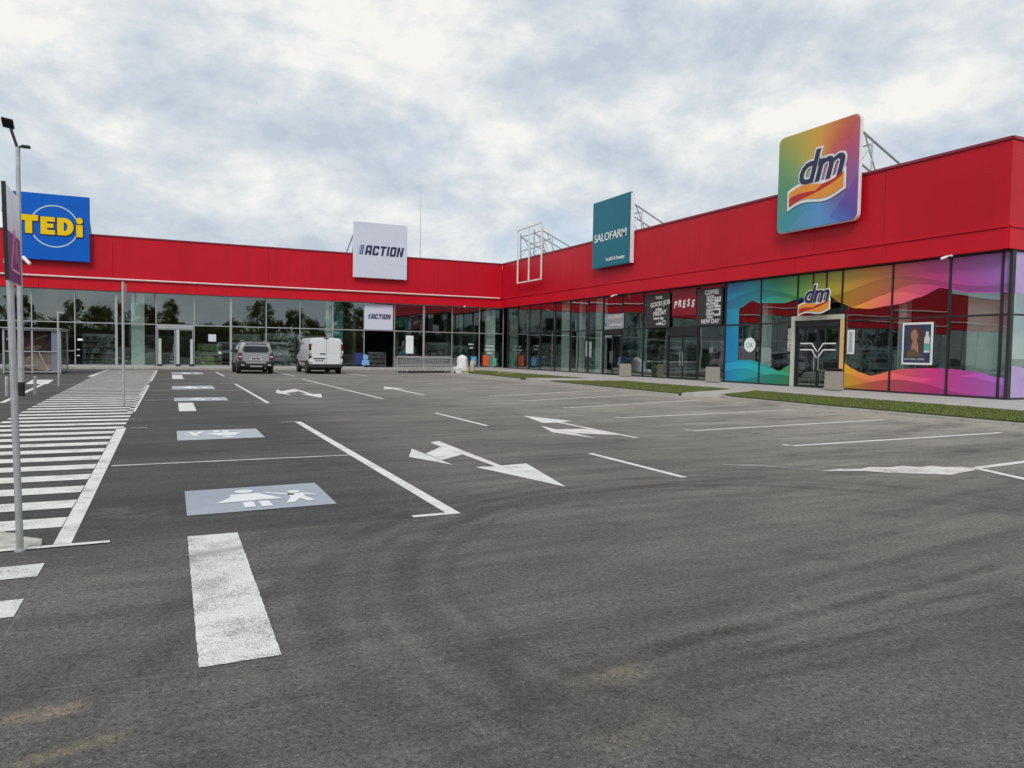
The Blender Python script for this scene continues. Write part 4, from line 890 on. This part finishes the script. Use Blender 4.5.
# sign post with the plate seen nearly edge on
L = thing('sign_post', 'nearest galvanised sign post carrying a white and purple plate seen nearly edge on', 'sign post', (-.885, 5.54, 0)); L.rotation_euler = (0, radians(-1.15), 0)
MB().tube((0,0,0),(0,0,2.28),.021,n=16).build('post', 'galv', L, smooth=True); MB().tube((0,0,0),(0,0,.012),.036,n=14).build('base_plate', 'galv', L)
MBt = Matrix.Translation((.03,0,1.72)) @ Matrix.Rotation(radians(92), 4, 'Z')
pl = MB(MBt).box((-.27,.004,0),(.27,.018,.58)).build('plate', 'alu', L)
MB(MBt).box((-.265,.0,.30),(.265,.0035,.575)).build('white_field', 'white_sign', pl); MB(MBt).box((-.265,.0,.005),(.265,.0035,.298)).build('purple_field', 'purple', pl)
pm = MB(MBt); A3, B3, C3 = (-.17,.07), (.17,.07), (0,.33)
for p, q in ((A3,B3),(B3,C3),(C3,A3)): pm.bar((p[0],-.003,p[1]),(q[0],-.003,q[1]),.006,.016)
pm.bar((0,-.003,.12),(0,-.003,.24),.006,.02); pm.build('triangle_mark', 'pinkline', pl)
MB(MBt).box((-.275,-.003,-.003),(-.270,.020,.583)).build('plate_rim', 'black', pl)
pm = MB()
for z in (1.84, 2.16): pm.box((-.026,-.026,z),(.019,.026,z+.03))
pm.build('clamp', 'galv', L)
# far thin posts
L = thing('sign_post', 'thin bare post with a short bracket on top standing before the trolley shelter', 'sign post', (-3.31, 27.7, 0)); MB().tube((0,0,0),(0,0,2.42),.03,n=10).build('post', 'galv', L, smooth=True); MB().box((-.03,-.03,2.36),(.16,.03,2.42)).build('bracket', 'galv', L)
L = thing('sign_post', 'thin post on the crossing with a plate turned edge on', 'sign post', (-.955, 18.3, 0)); MB().tube((0,0,0),(0,0,2.75),.026,n=10).build('post', 'galv', L, smooth=True); MB(Matrix.Rotation(radians(-3),4,'Z')).box((.03,-.3,2.1),(.045,.3,2.72)).build('plate', 'alu', L)
for xy, lb in (((-3.83,22.46), 'short steel bollard left of the lamp post base'), ((-3.27,22.85), 'short steel bollard right of the lamp post base')):
    L = thing('bollard', lb, 'bollard', (*xy, 0)); MB().tube((0,0,0),(0,0,.47),.04,n=12).build('post', 'galv', L, smooth=True); MB().tube((0,0,.47),(0,0,.50),.042,.02,12).build('cap', 'galv', L, smooth=True)
# trolley shelter
L = thing('trolley_shelter', 'glazed trolley shelter with silver posts and a brown patterned print inside', 'shelter', (-5.68, 39.2, 0))
mb = MB()
for x in (-1.1, -.02, 1.06):
    for y in (0, 2.6): mb.box((x-.035,y-.035,.0),(x+.035,y+.035,2.05))
for y in (0, 2.6):
    for z in (.10, 1.02, 2.0): mb.box((-1.06,y-.025,z-.02),(1.02,y+.025,z+.03))
for x in (-1.1, 1.06):
    for z in (.10, 2.0): mb.box((x-.025,.04,z-.02),(x+.025,2.56,z+.03))
mb.build('post_frame', 'alu', L); MB().box((-1.2,-.15,2.055),(1.16,2.75,2.10)).build('canopy', 'alu', L, bevel=.01)
for x in (-1.1, 1.06): MB().box((x-.005,.06,.14),(x+.005,2.54,1.96)).build('pane', 'shelter_glass', L)
MB().box((.72,.03,.12),(1.0,.06,1.97)).build('end_panel', 'slate', L); MB().box((-1.0,2.50,.12),(1.0,2.53,1.97)).build('pane', 'shelter_glass', L)
pr = MB().box((-1.0,1.2,.1),(.98,1.24,1.98)).build('back_panel', 'brown_stone', L)
mb = MB()
for (pts, ) in (([(-.2,.2),(.35,.1),(.95,.25),(.95,.85),(.6,1.02),(.2,.9),(-.1,.95),(-.5,.7),(-.6,.3)],), ([(-.5,1.15),(-.1,1.05),(.2,1.18),(.15,1.32),(-.3,1.3)],), ([(-.05,1.55),(.42,1.75),(.40,1.83),(-.1,1.63)],)): mb.prism([(a,1.19,b) for a,b in pts],(0,.009,0))
mb.build('stone_print', 'buff_stone', pr)
mb = MB(); mb.bar((.25,-.05,1.0),(.62,-.05,.08),.03,.03); mb.bar((-.62,-.05,.38),(.2,-.05,.38),.03,.03); mb.build('push_bar', 'galv', L)
MB().box((-1.1,-.1,.0),(1.06,2.7,.04)).build('floor_plate', 'rubber', L)
# concrete litter bins
def bin_(x, y, lb, foot='bin'):
    L = thing('litter_bin', lb, 'litter bin', (x, y, .10)); MB().box((-.24,-.24,.0),(.24,.24,.72)).build('bin_body', 'bin', L, bevel=.03)
    mb = MB(); mb.box((-.22,-.22,.722),(.22,.22,.76)); mb.box((-.2,-.2,.761),(.2,.2,.82)); mb.build('lid', 'black', L, bevel=.01)
    mb = MB(); mb.box((-.255,-.255,.08),(.255,.255,.11)); mb.build('base_band', 'concrete', L, bevel=.008)
bin_(22.30, 33.1, 'square washed concrete bin beside the pharmacy door, farthest of the three'); bin_(22.25, 26.0, 'square washed concrete bin right of the coffee shop door'); bin_(22.15, 19.25, 'square washed concrete bin by the portal door, nearest of the three')
# shopping trolleys nested in a row
def trolley():
    R = thing('shopping_trolley', 'steel wire shopping trolley nested in the row by the shopfront', 'trolley', (0,0,0), 0, 'shopping trolleys nested in one row')
    mb = MB(); w = .27
    B0 = [(-.42,-w*.85,.42),(.42,-w*.7,.48),(.42,w*.7,.48),(-.42,w*.85,.42)]; B1 = [(-.48,-w,.96),(.48,-w*.8,.88),(.48,w*.8,.88),(-.48,w,.96)]
    for P_ in (B0, B1):
        for a, b in zip(P_, P_[1:]+P_[:1]): mb.tube(a, b, .011, n=6)
    for i in range(4):
        a, b, c, d = B0[i], B0[(i+1)%4], B1[i], B1[(i+1)%4]
        n = 9 if i % 2 == 0 else 5
        for j in range(n+1):
            t = j/n; mb.tube(Vector(a).lerp(Vector(b), t), Vector(c).lerp(Vector(d), t), .004, n=4)
        for t in (.33,.66): mb.tube(Vector(a).lerp(Vector(c), t), Vector(b).lerp(Vector(d), t), .004, n=4)
    for j in range(1, 7): mb.tube(Vector(B0[0]).lerp(Vector(B0[1]), j/7), Vector(B0[3]).lerp(Vector(B0[2]), j/7), .004, n=4)
    mb.build('basket', 'galv', R)
    mb = MB()
    for s_ in (-1, 1): mb.path([(-.50,s_*w*.95,1.0),(-.44,s_*w,.40),(-.40,s_*w,.14),(.40,s_*w*.75,.14)], .014, 6); mb.tube((.1,s_*w*.85,.14),(.36,s_*w*.75,.48),.012,n=6)
    mb.tube((-.40,-w,.14),(-.40,w,.14),.012,n=6); mb.tube((.40,-w*.75,.14),(.40,w*.75,.14),.012,n=6); mb.build('chassis', 'galv', R)
    MB().tube((-.52,-w,1.0),(-.52,w,1.0),.02,n=8).build('handle', 'red_sign', R)
    for x, y in ((-.38,-w),(-.38,w),(.38,-w*.75),(.38,w*.75)): MB().tube((x,y-.015,.06),(x,y+.015,.06),.06,n=10).build('wheel', 'rubber', R)
    return R
t0 = trolley()
for i in range(11):
    t = t0 if i == 0 else copy_tree(t0); t.location = (12.65+.285*i, 42.2+.02*i, 0)
L = thing('trolley_rail', 'low galvanised guard rail along the row of nested trolleys', 'guard rail', (12.1, 41.8, 0)); mb = MB(); mb.path([(0,0,0),(0,0,.95),(3.4,0,.98),(3.4,0,.0)], .03, 8); mb.tube((0,0,.5),(3.4,0,.5),.022); mb.build('rail', 'galv', L, smooth=True)
# wrapped goods and timber beside the trolleys
L = thing('wrapped_pallet', 'heap of goods wrapped in white plastic film right of the trolleys', 'wrapped goods', (16.65, 42.9, 0))
def lump(cx, cy, z0, rx, ry, h, seed, n=14, mth=7):
    rnd = random.Random(seed); rings = []
    for j in range(mth+1):
        t = j/mth; rr = (1-.25*t) if t < .8 else (1-.25*t)*sqrt(max(.04, 1-((t-.8)/.2)**2*.9)); rings.append([(cx+rx*rr*cos(2*pi*i/n)*rnd.uniform(.86,1.12), cy+ry*rr*sin(2*pi*i/n)*rnd.uniform(.86,1.12), z0+h*t*rnd.uniform(.97,1.03)) for i in range(n)])
    return rings
MB().loft(lump(0,0,.12,.42,.42,.98,1)).build('plastic_bundle', 'plastic_wrap', L, smooth=True); MB().loft(lump(-.5,-.25,.0,.4,.28,.38,2)).build('plastic_bundle', 'plastic_wrap', L, smooth=True)
mb = MB(); 
for y in (-.45,-.05,.35): mb.box((-.5,y,.0),(.5,y+.1,.09))
for x in (-.5,-.25,0,.25,.4): mb.box((x,-.45,.091),(x+.1,.45,.112))
mb.build('pallet', 'wood', L)
L = thing('cement_sack', 'upright buff paper sack at the right end of the wrapped heap', 'sack', (17.35, 43.0, 0)); MB().loft(lump(0,0,0,.17,.2,.72,4)).build('sack_body', 'sack', L, smooth=True); MB().box((-.12,-.02,.70),(.12,.02,.78)).build('sack_neck', 'sack', L)
L = thing('timber_offcut', 'short yellow timber plank lying on the far grass strip', 'plank', (17.2, 37.6, .1)); MB().box((-.5,-.08,0),(.5,.08,.05)).build('plank', 'wood', L, bevel=.004); MB().box((-.3,-.2,.051),(-.2,.2,.09)).build('batten', 'wood', L)

# ================================================================== VEHICLES (x right, y forward from the tail)
def ring(y, prof):          # prof: right-hand half [(x,z)...] from bottom centre up to roof centre
    return [(x, y, z) for x, z in prof]+[(-x, y, z) for x, z in prof[::-1]]
def wheel(R, x, y, r, w, side):
    t = MB(); n = 24; rings = []
    prof = [(-w/2,r*.62),(-w/2,r*.93),(-w/2+.03,r),(w/2-.03,r),(w/2,r*.93),(w/2,r*.62)]
    t.loft([[(x+a, y+q*cos(2*pi*i/n), r+q*sin(2*pi*i/n)) for i in range(n)] for a, q in prof], caps=False)
    W_ = t.build('wheel', 'rubber', R, smooth=True); W_.name = 'wheel'
    h_ = MB(); h_.tube((x-w*.30,y,r),(x+w*.30,y,r),r*.63,n=20)
    for i in range(5):
        a = 2*pi*i/5; h_.bar((x+side*w*.34,y,r),(x+side*w*.34,y+r*.55*cos(a),r+r*.55*sin(a)),.05,.04)
    h_.build('rim', 'alu', W_)
# --- silver estate car
def silver_car(loc, rz):
    R = thing('parked_car', 'silver compact off road car parked tail outward facing the shops', 'car', loc, rz)
    def sec(y, wb, wm, wr, zb, zm, zr): return ring(y, [(wb*.82,zb),(wb,zb+.10),(wm,.62),(wm+.005,zm-.14),(wm-.03,zm),(wr+.04,zr-.12),(wr-.06,zr-.02),(wr*.5,zr)])
    # tail (y=0) to nose (y=4.25)
    bs = [sec(.10,.72,.80,.62,.42,1.08,1.50), sec(.22,.76,.86,.68,.34,1.08,1.62), sec(.5,.80,.895,.70,.30,1.06,1.66), sec(1.4,.80,.90,.71,.30,1.04,1.68), sec(2.2,.80,.90,.71,.30,1.03,1.66), sec(2.75,.80,.90,.70,.30,1.02,1.52)]
    MB().loft(bs).build('body', 'silver', R, smooth=True)
    bn = [sec(2.751,.80,.90,.80,.30,.98,1.14), sec(3.4,.80,.90,.78,.30,.95,1.06), sec(3.95,.78,.87,.72,.32,.88,.98), sec(4.25,.66,.74,.58,.40,.78,.84)]
    MB().loft(bn).build('bonnet', 'silver', R, smooth=True)
    # rear window, tailgate, bumper
    MB().prism([(x, y, z) for x, y, z in ((-.56,.148,1.12),(.56,.148,1.12),(.63,.150,1.22),(.58,.208,1.49),(.50,.232,1.57),(-.50,.232,1.57),(-.58,.208,1.49),(-.63,.150,1.22))], (0,-.10,-.0)).build('rear_window', 'car_glass', R, bevel=.02)
    MB().box((-.66,.045,.62),(.66,.12,1.10)).build('tailgate', 'silver', R, bevel=.03, smooth=True)
    MB().box((-.56,.19,1.60),(.56,.36,1.67)).build('spoiler', 'silver', R, bevel=.03, smooth=True)
    b = MB().loft([ring(-.03,[(.70,.40),(.74,.44),(.76,.60),(.70,.64)]), ring(.12,[(.84,.34),(.885,.40),(.89,.64),(.84,.66)]), ring(.42,[(.86,.32),(.905,.36),(.91,.50),(.86,.52)])]).build('rear_bumper', 'car_black', R, smooth=True)
    MB().box((-.5,-.045,.54),(.5,-.02,.63)).build('bumper_insert', 'silver', b, bevel=.008); MB().box((-.30,-.05,.36),(.30,-.015,.43)).build('skid_plate', 'alu', b, bevel=.008)
    for s in (-1, 1):
        t = MB().prism([(s*.665,.035,.70),(s*.87,.06,.70),(s*.885,.07,.95),(s*.85,.08,1.10),(s*.70,.06,1.10)], (s*.0,.22,0)).build('tail_light', 'tail_red', R, bevel=.015)
        MB().box((s*.77-.07,.025,.86),(s*.77+.07,.04,.92)).build('reversing_lamp', 'lamp_clear', t); MB().box((s*.66-.07,-.04,.44),(s*.66+.07,-.02,.49)).build('reflector', 'lamp_clear', b)
        MB().tube((s*.60,.55,1.71),(s*.60,2.1,1.71),.022,n=8).build('roof_rail', 'alu', R, smooth=True)
        MB().prism([(s*.895,.55,1.08),(s*.895,2.55,1.08),(s*.745,2.15,1.53),(s*.745,.75,1.53)], (s*.012,0,.004)).build('side_window', 'car_glass', R)
        MB().prism([(s*.91,2.30,1.10),(s*1.06,2.34,1.10),(s*1.06,2.34,1.25),(s*.91,2.30,1.25)], (0,.10,0)).build('wing_mirror', 'car_black', R, bevel=.02)
        for y in (.80, 3.38):
            MB().loft([[(s*.895,y+.42*cos(a),.36+.42*sin(a)) for a in [pi*i/12 for i in range(13)]]+[(s*.895,y-.34,.36)], [(s*.925,y+.40*cos(a),.36+.40*sin(a)) for a in [pi*i/12 for i in range(13)]]+[(s*.925,y-.34,.36)]]).build('wheel_arch', 'car_black', R)
            wheel(R, s*.80, y, .345, .22, s)
    g = MB().box((-.27,.03,.72),(.27,.044,.86)).build('number_plate', 'plate', R); MB().box((-.20,.022,.755),(-.02,.0295,.825)).build('plate_mark', 'car_black', g); MB().box((.02,.022,.755),(.20,.0295,.825)).build('plate_mark', 'car_black', g)
    MB().box((-.32,.02,.87),(.32,.044,.92)).build('handle_strip', 'alu', R, bevel=.008); MB().bar((.0,.09,1.12),(.34,.10,1.19),.02,.02).build('wiper', 'black', R)
    MB().prism([(x, y, z) for x, y, z in ((-.76,2.80,1.10),(.76,2.80,1.10),(.62,2.55,1.58),(-.62,2.55,1.58))], (0,.03,.02)).build('windscreen', 'car_glass', R)
    MB().box((-.72,.4,.18),(.72,3.9,.33)).build('underbody', 'rubber', R)
    mb = MB(); mb.path([(.45,.0,.30),(.45,.5,.30)], .03); mb.build('exhaust', 'alu', R)
    return R
silver_car((4.0, 39.75, 0), 0)
# --- white panel van
def van(loc, rz):
    R = thing('parked_van', 'white panel van with twin rear doors parked facing the shops', 'van', loc, rz)
    def sec(y, wb, wm, wr, zb, zs, zr): return ring(y, [(wb*.9,zb),(wb,zb+.08),(wm,.75),(wm,zs),(wr+.02,zr-.14),(wr-.06,zr-.03),(wr*.5,zr)])
    MB().loft([sec(.06,.88,.925,.84,.38,1.10,1.95), sec(.3,.90,.95,.85,.34,1.10,1.97), sec(2.2,.90,.955,.86,.32,1.10,1.98), sec(3.2,.90,.955,.86,.32,1.10,1.97), sec(3.55,.90,.955,.80,.32,1.10,1.86), sec(4.05,.90,.95,.74,.32,1.05,1.42), sec(4.35,.88,.93,.72,.34,1.0,1.20), sec(4.8,.84,.88,.66,.38,.92,1.05), sec(4.98,.70,.76,.56,.42,.80,.88)]).build('body', 'van_white', R, smooth=True)
    for s, a, b in ((-1, -.80, -.012), (1, .012, .80)):
        d = MB().prism([(a,.0,.52),(b,.0,.52),(b,.0,1.88),(a+(.05 if s < 0 else 0),.0,1.88),(a,.0,1.70)] if s < 0 else [(a,.0,.52),(b,.0,.52),(b,.0,1.70),(b-.05,.0,1.88),(a,.0,1.88)], (0,.07,0)).build('rear_door', 'van_white', R, bevel=.018, smooth=True)
        m_ = MB().box((min(a,b)+.10,-.006,1.12),(max(a,b)-.10,.0,1.74)).build('door_panel', 'van_white', d, bevel=.004)
        for z in (.62,.98,1.62): MB().box((s*.86-.05,-.02,z),(s*.86+.05,.05,z+.06)).build('hinge', 'van_white', d, bevel=.008)
        if s < 0:
            MB().box((-.74,-.012,.80),(-.08,-.001,.86)).build('plate_lamp_bar', 'black', d); p_ = MB().box((-.66,-.012,.66),(-.16,-.001,.775)).build('number_plate', 'plate', d)
            for x in (-.60,-.42,-.27): MB().box((x,-.016,.69),(x+.08,-.0125,.745)).build('plate_mark', 'car_black', p_)
            MB().box((-.36,-.03,1.06),(-.06,-.001,1.11)).build('handle', 'black', d, bevel=.01)
        t = MB().box((s*.90-.055,.02,.85),(s*.90+.055,.16,1.62)).build('tail_light', 'tail_red', R, bevel=.015); MB().box((s*.90-.05,.012,1.10),(s*.90+.05,.0195,1.26)).build('reversing_lamp', 'lamp_clear', t)
        MB().prism([(s*.97,3.35,1.18),(s*.97,3.95,1.18),(s*.89,3.62,1.66),(s*.89,3.35,1.70)], (s*.012,0,0)).build('side_window', 'car_glass', R)
        MB().box((s*1.04-.09,3.72,1.10),(s*1.04+.09,3.86,1.36)).build('wing_mirror', 'black', R, bevel=.03); MB().box((s*.955-.012,.4,.60),(s*.955+.012,3.2,.68)).build('side_moulding', 'black', R, bevel=.005)
        MB().box((s*.957-.006,1.7,1.65),(s*.957+.006,3.2,1.69)).build('door_rail', 'black', R)
        for y in (.95, 4.0):
            MB().tube((s*.90,y,.36),(s*.965,y,.36),.41,n=20).build('wheel_arch', 'car_black', R); wheel(R, s*.86, y, .34, .24, s)
    MB().box((-.12,-.01,1.90),(.12,.08,1.95)).build('brake_lamp', 'tail_red', R, bevel=.008)
    MB().loft([ring(-.08,[(.84,.36),(.86,.38),(.86,.49),(.84,.51)]), ring(.12,[(.92,.34),(.96,.38),(.96,.52),(.92,.54)]), ring(.4,[(.92,.34),(.965,.38),(.965,.50),(.92,.52)])]).build('rear_bumper', 'car_black', R, smooth=True)
    MB().prism([(-.80,4.09,1.44),(.80,4.09,1.44),(.68,3.60,1.86),(-.68,3.60,1.86)], (0,.03,.02)).build('windscreen', 'car_glass', R); MB().box((-.8,.4,.20),(.8,4.6,.36)).build('underbody', 'rubber', R)
    return R
v_ = van((7.62, 39.9, 0), radians(0)); v_.scale = (.95, 1, 1)

# ================================================================== BEHIND THE VIEWER: what the shop glass mirrors
def tree_mesh(seed, h, rad, nclump, nleaf):
    rnd = random.Random(seed); V, F = [], []; tr = MB()
    tr.tube((0,0,0),(.1,.05,h*.45),.22,.13,8)
    for i in range(nclump):
        t = rnd.random(); a = rnd.uniform(0, 2*pi); zz = h*(.20+.78*t); rr = rad*sqrt(max(.05, 1-((t-.42)/.62)**2))*rnd.uniform(.25,1.)
        c = Vector((rr*cos(a), rr*sin(a), zz)); cr = rnd.uniform(.5,.95)
        if i % 3 == 0: tr.tube((.1,.05,h*.25+.2*h*rnd.random()), c, .06, .015, 5)
        for j in range(nleaf):
            d = Vector((rnd.gauss(0,1), rnd.gauss(0,1), rnd.gauss(0,.8))); p = c+d.normalized()*cr*rnd.random()**.4; s_ = rnd.uniform(.10,.2)
            e1 = Vector((rnd.gauss(0,1), rnd.gauss(0,1), rnd.gauss(0,1))).normalized()*s_; e2 = e1.orthogonal().normalized()*s_*.7
            n = len(V); V += [p-e1, p+e2, p+e1, p-e2]; F.append((n,n+1,n+2,n+3))
    me = bpy.data.meshes.new('crown'); me.from_pydata(V, [], F); me.materials.append(M['leaf']); return me, tr
def tree(x, y, h, rad, seed, lb):
    R = thing('tree', lb, 'tree', (x, y, 0), 0, 'trees across the road, mirrored in the shop glass'); me, tr = tree_mesh(seed, h, rad, int(62*rad/2.5), 60)
    tr.build('trunk', 'trunk', R); o = bpy.data.objects.new('crown', me); COL.objects.link(o); o.parent = R
for i, (x, y, h, r) in enumerate(((-36,-28,8.0,3.6),(-30,-31,7.0,3.0),(-25,-29,7.6,2.6),(-21,-27,8.6,2.6),(-17,-30,7.2,2.6),(-14,-27,9.6,2.8),(-9.5,-31,7.2,2.6),(-5,-33,6.6,2.4),(.5,-27,10,2.3),(6,-30,6.2,2.2),(10,-32,6.8,2.4),(14.5,-27,9.6,2.5),(17,-31,7,2.3),(20,-29,8.8,2.3),(23.5,-31,6.8,2.2),(26.5,-26,9.6,2.5),(31,-30,7.2,2.6),(36,-30,9.0,3.0),(-46,-24,9,4),(-60,20,9,4),(-62,6,10,4.4),(-58,-8,9.5,4))):
    tree(x, y, h, r, 100+i, 'leafy green tree across the road, seen mirrored in the shop glass')
L = thing('hedge', 'long dark clipped hedge across the road, mirrored in the shop glass', 'hedge', (0, -23, 0))
V, F = [], []; rnd = random.Random(5)
for i in range(20000):
    px_ = rnd.uniform(-60,45); p = Vector((px_, rnd.uniform(-.9,.9), rnd.uniform(.05,1)*(4.1+.6*sin(px_*.9)*sin(px_*.37)+.4*sin(px_*2.3)))); s_ = rnd.uniform(.12,.24); e1 = Vector((rnd.gauss(0,1), rnd.gauss(0,1), rnd.gauss(0,1))).normalized()*s_; e2 = e1.orthogonal().normalized()*s_*.8
    n = len(V); V += [p-e1, p+e2, p+e1, p-e2]; F.append((n,n+1,n+2,n+3))
me = bpy.data.meshes.new('foliage'); me.from_pydata(V, [], F); me.materials.append(M['leaf']); o = bpy.data.objects.new('foliage', me); COL.objects.link(o); o.parent = L
MB().box((-60,-.4,0),(45,.4,3.6)).build('branch_core', 'trunk', L)
L = thing('house', 'grey roofed house behind the hedge across the road', 'house', (2, -36, 0)); MB().box((-6,-4,0),(6,4,3.2)).build('wall', 'house_wall', L); MB().prism([(-6.5,-4.6,3.2),(-6.5,4.6,3.2),(-6.5,0,6.4)],(13,0,0)).build('roof', 'tile', L)
for x in (-4,-1.2,1.6,4.2): 
    w_ = MB().box((x-.55,4.0,1.0),(x+.55,4.04,2.3)).build('window', 'white', L); MB().box((x-.47,4.041,1.08),(x+.47,4.05,2.22)).build('pane', 'car_glass', w_)
